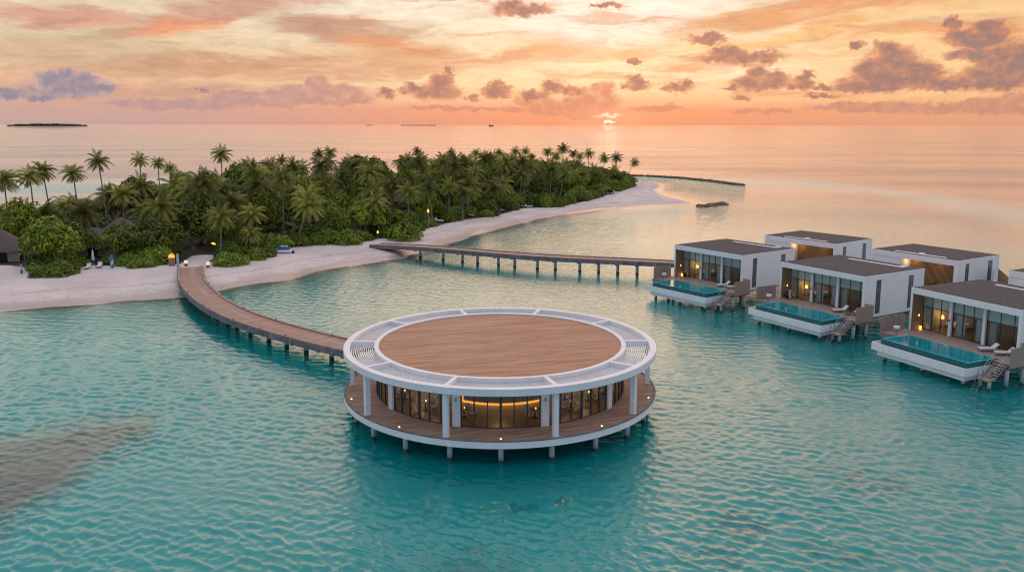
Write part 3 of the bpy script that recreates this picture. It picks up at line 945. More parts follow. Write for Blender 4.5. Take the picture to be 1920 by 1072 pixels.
def place_pavilion_tables():
    spots = [((-7.2, 66.2), 'in the bay left of the entrance doors'), ((-9.3, 68.9), 'deepest in the left glazed bay'),
             ((-3.9, 64.5), 'just inside the entrance bay on its left'), ((4.9, 66.3), 'in the bay right of the entrance doors'),
             ((6.6, 68.6), 'behind the nearest right table'), ((1.9, 64.4), 'just inside the entrance bay on its right'),
             ((8.2, 70.6), 'deep in the right glazed bay'), ((-5.9, 67.6), 'behind the nearest left table'),
             ((4.6, 68.9), 'right of the bar front')]
    t0, c0 = dining_table(), dining_chair()
    ft = fc = True
    for (x, y), where in spots:
        t = t0 if ft else copy_tree(t0)
        ft = False
        t.location = (x, y, DZ + .02)
        tag(t, 'round dark dining table ' + where, 'table', 'pavilion dining tables')
        cn = put('candle', MB().cyl(0, 0, 0, .05, .05, n=10).mesh('candle'), 'tablewood')
        cn.location = (x + .05, y - .1, DZ + .77)
        MB().tube([(0, 0, .052), (0, 0, .10), (0, 0, .19)], [.035, .05, .01], 8).build('flame', 'candle', cn)
        tag(cn, 'small lit candle on the dining table ' + where, 'candle', 'candles on the dining tables')
        for k in range(4):
            a = 0.5 + k * PI / 2 + x
            c = c0 if fc else copy_tree(c0)
            fc = False
            c.location = (x + .82 * math.cos(a), y + .82 * math.sin(a), DZ + .02)
            c.rotation_euler.z = a - PI / 2
            tag(c, 'pale dining chair drawn up to the table ' + where, 'chair', 'chairs of the table ' + where)


place_pavilion_tables()


# ------------------------------------------------------------------ boardwalks
def smooth_path(pts, n):
    p = np.array(pts, float)
    d = np.r_[0, np.cumsum(np.hypot(*np.diff(p[:, :2], axis=0).T))]
    t = np.linspace(0, d[-1], n)
    out = np.stack([np.interp(t, d, p[:, k]) for k in range(p.shape[1])], 1)
    ker = np.ones(9) / 9
    for _ in range(3):
        q = np.pad(out, ((4, 4), (0, 0)), mode='reflect', reflect_type='odd')
        out = np.stack([np.convolve(q[:, k], ker, 'valid') for k in range(p.shape[1])], 1)
    return out


def frame2(p):
    d = np.gradient(p[:, :2], axis=0)
    d /= np.linalg.norm(d, axis=1)[:, None]
    return np.stack([-d[:, 1], d[:, 0]], 1)                     # left of travel


def strip(path, o0, o1, z0, z1):
    """bar of rectangular section that follows the path between lateral offsets o0..o1"""
    nrm = frame2(path)
    mb = MB(); vs, fs = [], []
    for (x, y, z), (a, b) in zip(path, nrm):
        for o, dz in ((o0, z0), (o1, z0), (o1, z1), (o0, z1)):
            vs.append((x + a * o, y + b * o, z + dz))
    n = len(path)
    for i in range(n - 1):
        for j in range(4):
            j2 = (j + 1) % 4
            fs.append((i * 4 + j, i * 4 + j2, i * 4 + 4 + j2, i * 4 + 4 + j))
    fs.append((3, 2, 1, 0)); e = (n - 1) * 4
    fs.append((e, e + 1, e + 2, e + 3))
    return mb.add(vs, fs)


def boards_material(name):
    """cross boards: tone by the distance along the walkway stored on the mesh"""
    m, n = new_mat(name)
    s = n.node('ShaderNodeAttribute', attribute_name='along', out=2)
    o = n.node('ShaderNodeAttribute', attribute_name='across', out=2)
    geo = n.node('ShaderNodeNewGeometry')
    b = n.m('MULTIPLY', s, 6.5)
    wn = n.node('ShaderNodeTexWhiteNoise', {'W': n.m('FLOOR', b)}, noise_dimensions='1D')
    cb = n.t.nodes.new('ShaderNodeCombineXYZ')
    n.put(cb.inputs[0], n.m('MULTIPLY', s, 3.0)); n.put(cb.inputs[1], n.m('MULTIPLY', o, 0.5))
    gr = n.noise(cb.outputs[0], 1.5, 5.0, 0.65)
    f = n.m('ADD', n.m('MULTIPLY', wn, 0.4), n.m('MULTIPLY', gr, 0.6))
    col = n.mix(n.ss(f, 0.2, 0.8), (0.27, 0.165, 0.125, 1), (0.48, 0.31, 0.24, 1))
    track = n.m('MULTIPLY', n.ss(n.m('ABSOLUTE', n.m('SUBTRACT', o, 0.25)), 0.55, 0.1, 0, .45), n.ss(n.noise(geo, 0.25, 3.0), .3, .7))
    col = n.mix(track, col, (0.52, 0.40, 0.35, 1))
    col = n.mix(n.ss(n.noise(geo, 0.5, 4.0), .5, .8, 0, .5), col, (0.33, 0.245, 0.235, 1))
    col = n.mix(n.m('MULTIPLY', n.ss(n.m('FRACT', b), 0.1, 0.0), .6), col, (0.04, 0.03, 0.025, 1))
    finish(n, n.node('ShaderNodeBsdfPrincipled', {'Base Color': col, 'Roughness': 0.7, 'Specular IOR Level': 0.3}))
    return m


MT['crossboards'] = boards_material('cross_boards')


def deck_strip(path, o0, o1, z0, z1, name, parent):
    mb = strip(path, o0, o1, z0, z1)
    me = mb.mesh(name)
    d = np.r_[0, np.cumsum(np.hypot(*np.diff(path[:, :2], axis=0).T))]
    al = np.repeat(d, 4)
    ac = np.tile([o0, o1, o1, o0], len(path))
    for k, a in (('along', al), ('across', ac)):
        t = me.attributes.new(k, 'FLOAT', 'POINT')
        t.data.foreach_set('value', a.astype(np.float32))
    return put(name, me, 'crossboards', parent)


def walkway(name, label, cl, hw, piles, n=90, beam=0.55, lights=()):
    t = thing(name, label, 'boardwalk')
    p = smooth_path(cl, n)
    deck_strip(p, -hw, hw, -0.09, 0.0, 'deck_boards', t)
    for s in (-1, 1):
        a, b = sorted((s * (hw + 0.004), s * (hw + 0.20)))
        strip(p, a, b, -beam, 0.02).build('side_beam', 'greywood', t)
        a, b = sorted((s * (hw - 0.22), s * (hw + 0.1)))
        strip(p, a, b, 0.024, 0.15).build('kerb_rail', 'walk', t)
    strip(p, -hw + 0.1, hw - 0.1, -0.3, -0.094).build('joists', 'greywood', t)
    nrm = frame2(p)
    for (x, y) in piles:
        i = int(np.argmin((p[:, 0] - x) ** 2 + (p[:, 1] - y) ** 2))
        qx, qy = p[i, 0], p[i, 1]
        bed = gz(qx, qy) - .3
        if bed < 0.1:
            pile(t, qx, qy, p[i, 2] - 0.31, 0.26, bed)
        u = (float(nrm[i, 0]), float(nrm[i, 1]))
        MB().obox((p[i, 0], p[i, 1]), u, None, p[i, 2] - beam - 0.16, p[i, 2] - beam - 0.004, hw + 0.15, 0.16).build('cross_beam', 'greywood', t)
    for i, s in lights:
        x, y = p[i, 0] + nrm[i, 0] * s * (hw - 0.06), p[i, 1] + nrm[i, 1] * s * (hw - 0.06)
        MB().cyl(x, y, p[i, 2] + 0.152, p[i, 2] + 0.27, 0.07, n=8).build('kerb_light', 'black', t)
    return t, p


WL = [(-57.2, 139.5), (-51.3, 125.2), (-47.1, 116.1), (-42.5, 108.4), (-37.8, 102.2), (-34.7, 98.8), (-31.3, 95.5), (-27.1, 91.8), (-23.3, 88.4), (-19.7, 85.7), (-17.0, 83.9)]
WR = [(-53.1, 139.6), (-50.9, 133.3), (-47.5, 125.2), (-44.8, 120.1), (-40.1, 112.2), (-35.4, 105.4), (-31.1, 100.1), (-26.9, 96.1), (-22.9, 92.7), (-18.3, 89.2), (-14.5, 86.6)]


def resample(p, n):
    p = np.array(p, float)
    d = np.r_[0, np.cumsum(np.hypot(*np.diff(p, axis=0).T))]
    t = np.linspace(0, d[-1], n)
    return np.stack([np.interp(t, d, p[:, 0]), np.interp(t, d, p[:, 1])], 1)


cl_ = (resample(WL, 30) + resample(WR, 30)) / 2
zz_ = np.interp(np.arange(30), [0, 4, 9, 29], [1.36, 1.55, 1.97, 1.97])
cl_ = np.c_[cl_, zz_]
WPILES = [(-44.1, 113.1), (-42.1, 110.1), (-39.9, 106.6), (-37.5, 103.2), (-35.3, 101.0), (-32.6, 97.8), (-29.9, 94.3), (-27.3, 92.0), (-24.5, 89.3), (-21.5, 86.3), (-18.5, 84.0)]
walkway('curved_boardwalk', 'curved timber boardwalk sweeping from the beach to the round pavilion', cl_, 1.85,
        [(x + 1.3, y + 1.5) for x, y in WPILES], 110, 0.62,
        [(20, 1), (28, -1), (34, 1), (42, -1), (50, 1), (58, -1), (66, 1), (74, -1), (80, 1), (92, -1), (98, 1), (40, 1), (62, -1), (84, -1)])

jf = resample([(-26.5, 168.2), (-16.8, 161.1), (1.5, 148.8), (18.3, 143.0), (27.7, 140.7)], 24)
jn = resample([(-29.0, 164.8), (-19.8, 157.0), (-10.9, 152.1), (3.8, 144.7), (27.1, 137.2)], 24)
jc = (jf + jn) / 2
jz = np.interp(np.arange(24), [0, 5, 23], [1.45, 2.3, 2.45])
jc = np.c_[jc, jz]
jc = np.vstack([jc, [[33.5, 136.6, 2.45], [39, 132.5, 2.45], [52, 114, 2.45], [66, 94, 2.45]]])
jp = [(-15.4, 161.8), (-12.0, 158.5), (-8.7, 155.7), (-5.4, 153.3), (-2.1, 150.9), (1.2, 148.6), (4.6, 146.3), (8.1, 144.8), (11.4, 142.9), (14.9, 141.4), (18.1, 139.8), (21.4, 138.6), (25, 138), (29, 137.5)]
walkway('straight_jetty', 'long straight timber jetty on slim piles from the beach to the overwater villas', jc, 1.6, jp, 110, 0.62,
        [(14, -1), (30, 1), (46, 1), (62, -1), (63, 1)])


# ------------------------------------------------------------------ villas on stilts
VW, VL, VF, VT = 13.05, 11.86, 2.45, 7.39


def villa_front(label, x, y, rz):
    """local axes: u to the right along the front, v to the back; front faces -v"""
    t = thing('overwater_villa', label, 'villa', (x, y, 0), rz, 'flat roofed overwater villas')
    # shell
    b = MB()
    b.box(0, 0.26, 0, VL, VF - 0.02, VT)                               # left wall
    b.box(VW - 0.32, VW, 0, VL, VF - 0.30, VT)                         # right wall
    b.box(0.263, VW - 0.323, 0.0, 0.35, 6.36 + .35, VT)                # front lintel
    b.box(0.263, VW - 0.323, VL - 0.3, VL, VF - .3, VT)                # back wall
    b.box(0.263, VW - 0.323, 0.353, 2.0, 6.74, 6.86)                   # recess soffit
    b.build('wall_shell', 'white', t)
    MB().box(0.11, VW - 0.11, 0.11, VL - 0.11, VT + .003, VT + .03).build('roof', 'gravel', t)
    MB().box(0.263, VW - 0.323, 0.353, VL - 0.303, 6.95, VT - .01).build('ceiling', 'ceiling', t)
    MB().box(3.2, 11.4, VL - 2.3, VL - 1.9, VT + .033, VT + .12).box(10.6, 11.5, VL - 1.7, VL - 1.1, VT + .033, VT + .16).build('roof_vent', 'white_panel', t)
    MB().box(0.263, VW - 0.323, 2.0, VL - 0.303, VF - 0.3, VF + 0.01).build('room_floor', 'ifloor', t)
    MB().box(0.263, VW - 0.323, 7.2, 7.35, VF + .012, 6.94).build('room_back_wall', 'interior', t)
    # timber lining of the recess
    MB().box(0.263, 0.31, 0.03, 1.66, VF + 0.004, 6.73).build('timber_lining', 'cedar', t)
    sc = MB().box(0.312, 0.40, 0.95, 1.10, 4.0, 4.3).build('sconce', 'black', t)
    MB().tube([(0.42, 1.02, 4.02), (0.42, 1.02, 4.26)], [.09, .05], 8).build('bulb_shade', 'shade', sc)
    MB().cyl(0.62, 1.15, VF + .004, VF + .42, .12, .15, 10).build('lantern', 'amber', t)
    # glazing: three bays between white posts, door row + transom row
    for k, (u0, u1) in enumerate(((0.36, 3.82), (4.22, 7.86), (8.22, 12.70))):
        n = 3
        f, g1, g2 = MB(), MB(), MB()
        ZT_ = 5.07 if k else 5.07
        for i in range(n + 1):
            u = u0 + (u1 - u0) * i / n
            f.box(u - 0.035, u + 0.035, 1.70, 1.80, VF + .016, 6.735)
        for i in range(n):
            a, c = u0 + (u1 - u0) * i / n + .036, u0 + (u1 - u0) * (i + 1) / n - .036
            f.box(a, c, 1.70, 1.80, VF + .016, VF + .07)
            f.box(a, c, 1.70, 1.80, ZT_, ZT_ + .08)
            g1.add([(a, 1.75, VF + .07), (c, 1.75, VF + .07), (c, 1.75, ZT_), (a, 1.75, ZT_)], [(0, 1, 2, 3)])
            g2.add([(a, 1.75, ZT_ + .08), (c, 1.75, ZT_ + .08), (c, 1.75, 6.735), (a, 1.75, 6.735)], [(0, 1, 2, 3)])
        fo = f.build('glazing_frame', 'darkmetal', t)
        g1.build('door_panes', 'glass', fo)
        g2.build('transom_panes', 'blindglass', fo)
        # sheer curtain gathered at one edge
        cw = (1.0, 1.25, 0.8)[k]
        cu = MB(); N = 26
        vs = []
        for z in (VF + .05, 5.5):
            for j in range(N):
                vs.append((u0 + .08 + cw * j / (N - 1), 2.1 + .06 * math.sin(j * 1.7), z))
        cu.add(vs, [(j, j + 1, N + j + 1, N + j) for j in range(N - 1)])
        if k == 1:
            vs = [(p[0] + 2.45, p[1], p[2]) for p in vs]
            cu.add(vs, [(j, j + 1, N + j + 1, N + j) for j in range(N - 1)])
        cu.build('curtain', 'curtain', t)
    for u in (4.02, 8.04):
        MB().box(u - 0.16, u + 0.16, 1.45, 1.86, VF + .012, 6.738).build('facade_post', 'white', t)
    MB().box(3.95, 4.05, 1.36, 1.447, 4.15, 4.35).build('wall_light', 'black', t)
    # side windows set into the right wall
    for v0, v1 in ((2.22, 3.1), (8.66, 9.6)):
        w = MB().box(VW - .01, VW + .025, v0, v1, 2.58, 6.76).build('side_window', 'darkmetal', t)
        g = MB()
        for z0, z1 in ((2.64, 4.9), (4.98, 6.70)):
            g.box(VW + .026, VW + .034, v0 + .05, v1 - .05, z0, z1)
        g.build('pane', 'sidepane', w)
    # terrace
    d = MB()
    d.box(-0.65, 1.9, -3.85, 0.0, VF - .22, VF)
    d.box(1.903, VW - .325, -2.05, 0.0, VF - .22, VF)
    d.box(0.263, VW - .325, 0.003, 1.997, VF - .22, VF)
    d.box(12.45, 14.1, -3.0, -2.053, VF - .22, VF)
    d.box(VW - .322, 14.1, -2.05, -0.003, VF - .22, VF)
    d.build('terrace_deck', 'villadeck', t)
    MB().box(-0.66, -.655, -3.9, 0, VF - .3, VF).box(-.65, 1.9, -3.92, -3.853, VF - .5, VF + .012).box(0.3, 12.6, 0.2, VL - .5, VF - .6, VF - .302).build('deck_beam', 'greywood', t)
    MB().box(12.62, 14.12, -3.1, -3.003, VF - .5, VF + .01).box(14.103, 14.2, -3.1, 0.3, VF - .5, VF + .01).build('deck_edge', 'greywood', t)
    # screens
    s1 = MB()
    for k in range(4):
        a = -3.75 + k * .94
        s1.box(-.62, -.56, a, a + .90, VF + .004, VF + 1.72)
    s1.build('privacy_screen', 'screen', t)
    s2 = MB()
    for k in range(3):
        a = -3.0 + k * 1.1
        s2.box(14.205, 14.28, a, a + 1.06, VF - .35, VF + 1.62)
    s2.box(13.1, 14.2, .24, .30, VF + .01, VF + 1.62)
    s2.build('privacy_screen', 'screen', t)
    # infinity pool over a stepped white trough
    tr = MB()
    tr.box(.95, 12.35, -6.75, -6.62, 1.16, 2.0).box(.95, 1.08, -6.617, -2.6, 1.16, 2.0).box(12.22, 12.35, -6.617, -2.2, 1.16, 2.0)
    tr.box(1.083, 12.217, -6.617, -2.1, 1.16, 1.3)
    tr.box(1.35, 11.95, -6.3, -2.3, .58, 1.157)
    tr.build('pool_trough', 'white', t)
    pl = MB()
    pl.box(1.903, 12.30, -6.40, -2.06, 1.31, 1.42)                       # floor
    pl.box(1.903, 2.05, -6.40, -2.06, 1.423, VF + .08).box(12.15, 12.30, -6.40, -2.06, 1.423, VF + .08)
    pl.box(2.053, 12.147, -6.40, -6.28, 1.423, VF + .08).box(2.053, 12.147, -2.2, -2.06, 1.423, VF + .012)
    po = pl.build('pool_basin', 'pooltile', t)
    ow = MB().box(1.90, 12.303, -6.412, -6.402, 1.43, VF + .075).box(12.302, 12.312, -6.402, -2.06, 1.43, VF + .075).box(1.891, 1.901, -6.402, -2.06, 1.43, VF + .075)
    ow.build('outer_tiles', 'darktile', po)
    MB().add([(2.05, -6.28, VF + .05), (12.15, -6.28, VF + .05), (12.15, -2.2, VF + .05), (2.05, -2.2, VF + .05)], [(0, 1, 2, 3)]).build('pool_water', 'poolwater', po)
    # piles
    for u, v in ((2.1, -5.9), (6.9, -5.9), (11.6, -5.9), (2.1, -3.2), (11.6, -3.2), (13.9, -.4), (13.9, -2.8), (.5, -.5), (6.5, -.6),
                 (12.6, 1.2), (6.5, 3.5), (.5, 3.5), (12.6, 6.5), (6.5, 8), (.5, 8), (12.6, 11), (.5, 11)):
        pile(t, u, v, (.58 if v < -5 else 1.15 if v < -3 and u < 12 else VF - .55), 0.2)
    # stair, landing and sea ladder at the right end of the pool
    st = MB()
    for k in range(6):
        z = VF - .20 * (k + 1)
        st.box(12.75, 14.0, -3.15 - .26 * (k + 1), -3.15 - .26 * k, z - .05, z)
    sto = st.build('stair_treads', 'villadeck', t)
    MB().tube([(12.74, -3.05, 2.3), (12.74, -4.75, 1.05)], .06, 6).tube([(14.02, -3.05, 2.3), (14.02, -4.75, 1.05)], .06, 6).build('stringers', 'greywood', sto)
    MB().box(12.7, 14.05, -5.75, -4.72, 1.0, 1.15).build('landing', 'villadeck', t)
    for u in (12.9, 13.85):
        pile(t, u, -5.2, 1.0, .17)
    rl = MB()
    for u in (12.72, 13.95):
        rl.tube([(u, -3.1, VF), (u, -3.1, VF + .95), (u, -4.75, 2.05), (u, -4.75, 1.15)], .03, 6)
        rl.tube([(u, -3.1, VF + .5), (u, -4.75, 1.6)], .02, 6)
    rl.build('handrail', 'steel', t)
    ld = MB()
    for u in (12.85, 13.4):
        ld.tube([(u, -5.5, 2.0), (u, -5.72, 1.2), (u + .3, -7.1, -.5)], .035, 6)
    for k in range(6):
        f = k / 5.5
        ld.box(12.85 + .3 * f, 13.4 + .3 * f, -5.80 - 1.3 * f, -5.68 - 1.3 * f, 1.0 - 1.45 * f, 1.04 - 1.45 * f)
    ld.build('sea_ladder', 'greywood', t)
    lamp(t, (1.6, 4.6, 4.2), 26, (1, .55, .2), .2)
    lamp(t, (10.9, 4.6, 4.2), 10, (1, .55, .2), .2)
    lamp(t, (6, 4.5, 5.6), 10, (1, .7, .4), .3)
    return t


MT['sidepane'] = plain('side_window_glass', (0.10, 0.13, 0.14), 0.05, 0.15, 1.5, spec=0.8)

VP = [(25.0, 125.55, -54.52), (36.22, 109.74, -59.26), (45.45, 92.2, -65.59)]
VN = ['farthest from us of the three pool villas facing the pavilion', 'middle of the three pool villas facing the pavilion', 'nearest of the three pool villas, cut by the picture edge']
VLAB = ['white flat roofed villa with infinity pool, beside the end of the straight jetty',
        'white flat roofed villa with infinity pool, between its two pool villa neighbours',
        'largest looking white villa with infinity pool, cropped at the picture edge']


def local(i, u, v):
    x, y, r = VP[i]
    r = R(r)
    return x + u * math.cos(r) - v * math.sin(r), y + u * math.sin(r) + v * math.cos(r)


WHICH = ['the villa beside the jetty end', 'the middle pool villa', 'the nearest pool villa']
v0 = villa_front(VLAB[0], VP[0][0], VP[0][1], R(VP[0][2]))
for i in (1, 2):
    c = copy_tree(v0)
    c.location = (VP[i][0], VP[i][1], 0)
    c.rotation_euler.z = R(VP[i][2])
    c['label'] = VLAB[i]


def sun_lounger():
    t = thing('sun_lounger', 'lounger', 'sun lounger')
    MB().box(-.36, .36, -.95, .45, .24, .29).build('frame', 'tablewood', t)
    MB().box(-.34, .34, -.93, .42, .293, .41).build('cushion', 'fabric', t)
    b = MB(); a = R(42)
    p = [(-.34, .40, .30), (.34, .40, .30), (.34, .40 + .72 * math.cos(a), .30 + .72 * math.sin(a)), (-.34, .40 + .72 * math.cos(a), .30 + .72 * math.sin(a))]
    o = (0, -.08 * math.sin(a), .10 * math.cos(a))
    q = [tuple(x + y for x, y in zip(k, o)) for k in p]
    b.add(p + q, [(3, 2, 1, 0), (4, 5, 6, 7), (0, 1, 5, 4), (1, 2, 6, 5), (2, 3, 7, 6), (3, 0, 4, 7)])
    b.build('backrest', 'fabric', t)
    for sx in (-.32, .32):
        for sy in (-.88, .38):
            MB().tube([(sx, sy, 0), (sx, sy, .24)], .025, 6).build('leg', 'tablewood', t)
    return t


L0 = sun_lounger()
first = True
for i in range(3):
    for j, (u, v, rot) in enumerate(((10.0, -.25, .45), (11.7, -.15, .55))):
        l = L0 if first else copy_tree(L0)
        first = False
        x, y = local(i, u, v)
        l.location = (x, y, VF)
        l.rotation_euler.z = R(VP[i][2]) - rot
        tag(l, 'white sun lounger of %s, %s its woven screen' % (WHICH[i], ('farther from', 'close to')[j]), 'sun lounger', 'sun loungers on the villa terraces')
L1 = L0


def villa_things(i):
    x, y = local(i, 1.25, -3.35)
    t = thing('bowl_planter', 'white bowl planter on the deck corner of ' + WHICH[i], 'planter', (x, y, VF), 0, 'bowl planters on the villa decks')
    MB().tube([(0, 0, .62), (0, 0, .70), (0, 0, .90), (0, 0, 1.02)], [.16, .30, .36, .34], 18).build('bowl', 'white_panel', t, True)
    for k in range(3):
        a = k * 2.094
        MB().tube([(.3 * math.cos(a), .3 * math.sin(a), 0), (.2 * math.cos(a), .2 * math.sin(a), .68)], .022, 6).build('leg', 'black', t)
    # bed, lamp, table seen through the glass
    rz = R(VP[i][2])
    x, y = local(i, 2.3, 5.3)
    t = thing('bed', 'double bed with white linen seen through the glass of ' + WHICH[i], 'bed', (x, y, VF + .01), rz, 'beds in the villas')
    MB().box(-1.0, 1.0, -1.1, 1.1, .12, .32).build('base', 'tablewood', t)
    MB().box(-.95, .95, -1.05, 1.05, .325, .62).build('mattress', 'fabric', t)
    MB().box(-1.1, 1.1, 1.11, 1.22, .0, 1.25).build('headboard', 'cedar', t)
    for sx in (-.5, .5):
        MB().box(sx - .35, sx + .35, .55, .95, .625, .78).build('pillow', 'fabric', t)
    x, y = local(i, .95, 4.2)
    t = thing('floor_lamp', 'lit warm floor lamp beside the bed in ' + WHICH[i], 'lamp', (x, y, VF + .01), rz, 'lit lamps in the villas')
    MB().cyl(0, 0, 0, .03, .16, n=12).cyl(0, 0, .03, 1.05, .015, n=6).build('stand', 'black', t)
    MB().tube([(0, 0, 1.06), (0, 0, 1.45)], [.24, .17], 14).build('lamp_shade', 'shade', t)
    x, y = local(i, 6.3, 4.0)
    t = thing('side_table', 'round table with small lamp in the middle bay of ' + WHICH[i], 'table', (x, y, VF + .01), rz, 'tables in the villas')
    MB().cyl(0, 0, .68, .73, .5, n=20).build('table_top', 'fabric', t)
    MB().cyl(0, 0, 0, .675, .06, n=8).build('pedestal', 'black', t)
    MB().cyl(0, 0, .735, .9, .07, .04, 8).build('lamp_glow', 'shade', t)
    x, y = local(i, 10.6, 4.6)
    t = thing('sofa', 'low sofa behind the glass bay near the loungers of ' + WHICH[i], 'sofa', (x, y, VF + .01), rz, 'sofas in the villas')
    MB().box(-1.1, 1.1, -.45, .45, .1, .42).build('seat', 'interior', t)
    MB().box(-1.1, 1.1, .455, .65, .1, .85).build('backrest', 'interior', t)


for i in range(3):
    villa_things(i)


def villa_extras():
    x, y = local(1, 11.7, -.45)
    o = put('towel', MB().box(-.30, .30, -.9, .3, .424, .455).box(-.31, -.302, -.7, .1, .25, .44).mesh('towel'), 'navy')
    o.location = (x, y, VF); o.rotation_euler.z = R(VP[1][2]) - .55
    tag(o, 'dark blue towel spread on the screen side lounger of the middle pool villa', 'towel')
    x, y = local(1, .85, .75)
    t = thing('dark_pot', 'big black round pot in the timber recess of the middle pool villa', 'pot', (x, y, VF + .005))
    MB().tube([(0, 0, 0), (0, 0, .25), (0, 0, .6), (0, 0, .85)], [.28, .46, .44, .30], 18).build('body', 'black', t, True)
    MB().ring(.22, .30, .851, .90, n=18).build('rim', 'black', t)
    x, y = local(1, 1.5, .35)
    t = thing('wooden_figure', 'pale upright driftwood figure beside the big black pot', 'figure', (x, y, VF + .005))
    MB().tube([(0, 0, .06), (.05, 0, .4), (-.04, .03, .8), (.03, 0, 1.15), (0, 0, 1.35)], [.12, .16, .11, .12, .05], 10).build('body', 'chair', t, True)
    MB().box(-.2, .2, -.2, .2, 0, .055).build('foot', 'tablewood', t)
    x, y = local(0, 1.15, 1.25)
    t = thing('dark_pot', 'small black pot beside the lantern of the villa at the jetty end', 'pot', (x, y, VF + .005))
    MB().tube([(0, 0, 0), (0, 0, .2), (0, 0, .42), (0, 0, .55)], [.18, .30, .28, .2], 16).build('body', 'black', t, True)
    MB().ring(.14, .2, .551, .58, n=16).build('rim', 'black', t)


villa_extras()


def villa_rear(label, x, y, rz, W4=13.2, L4=10.24):
    """villas of the second row: they show their planted entrance court"""
    t = thing('overwater_villa', label, 'villa', (x, y, 0), rz, 'flat roofed overwater villas')
    b = MB()
    b.box(0, .3, 0, L4, VF - .3, VT).box(W4 - .32, W4, 0, L4, VF - .3, VT)
    b.box(.303, W4 - .323, 0, .35, 6.62, VT).box(.303, W4 - .323, L4 - .3, L4, VF - .3, VT)
    b.box(.303, 4.88, .08, 2.3, VF - .1, 6.617)                           # closed white block beside the court
    b.box(W4 - .62, W4 - .323, .02, .6, VF - .1, 6.617)
    b.build('wall_shell', 'white', t)
    MB().box(.11, W4 - .11, .11, L4 - .11, VT + .003, VT + .03).build('roof', 'gravel', t)
    MB().box(3.3, 11.0, .55, .95, VT + .033, VT + .12).box(6.8, 7.6, .99, 1.5, VT + .033, VT + .2).build('roof_vent', 'white_panel', t)
    bt = MB()
    n = 46
    for k in range(n):
        u = 4.9 + k * (W4 - 5.6) / n
        bt.box(u, u + .11, 2.2, 2.28, VF, 6.80)
    bt.box(4.883, W4 - .63, 2.283, 2.36, VF, 6.80)
    for k in range(12):
        v = .36 + k * .15
        bt.box(W4 - .68, W4 - .63, v + .26, v + .36, VF, 6.6)
    bt.build('timber_court_wall', 'cedar', t)
    MB().box(4.883, W4 - .323, .353, 2.19, 6.7, 6.85).build('court_soffit', 'ceiling', t)
    MB().box(.0, W4, .36, L4 - .31, VF - .5, VF - .101).build('floor_slab', 'greywood', t)
    for v0_, v1_ in ((1.8, 2.6), (7.45, 8.45)):
        w = MB().box(W4 - .01, W4 + .025, v0_, v1_, 2.6, 6.82).build('side_window', 'darkmetal', t)
        MB().box(W4 + .026, W4 + .034, v0_ + .06, v1_ - .06, 2.68, 4.5).box(W4 + .026, W4 + .034, v0_ + .06, v1_ - .06, 4.58, 6.75).build('pane', 'sidepane', w)
    for u in (.6, 6.5, 12.5):
        for v in (1, 5, 9):
            pile(t, u, v, VF - .52, .2)
    lamp(t, (5.6, 1.2, 6.2), 30, (1, .62, .28), .15)
    lamp(t, (9.5, 1.0, 6.3), 22, (1, .66, .34), .3)
    return t


V4 = villa_rear('white villa behind the jetty end villa, timber court lit at one corner', 42.29, 136.92, R(-52.56))
V5 = villa_rear('white villa standing behind the middle pool villa, with timber court', 53.62, 121.68, R(-58.09))
V6 = villa_rear('sliver of white villa at the picture edge behind the nearest pool villa', 63.2, 103.35, R(-62.0))
fb = MB()
A, B = np.array([60.4, 111.2]), np.array([65.2, 103.2])
A, B = np.array([68.6, 114.6]), np.array([64.8, 104.6])
for k in range(18):
    p = A + (B - A) * k / 18
    fb.obox(p, tuple((B - A) / np.linalg.norm(B - A)), None, VF, 5.6, .24, .03)
fo = fb.build('timber_fence', 'cedar')
tag(fo, 'brown slatted timber fence between two villas of the second row', 'fence')


# ------------------------------------------------------------------ plants: prototypes
def quads(mb, P, U, V, T):
    """leaf quads at P with half axes U, V"""
    for p, u, v, t in zip(P, U, V, T):
        mb.add([p - u - v, p + u - v, p + u * .6 + v, p - u * .6 + v], [(0, 1, 2, 3)], float(t))


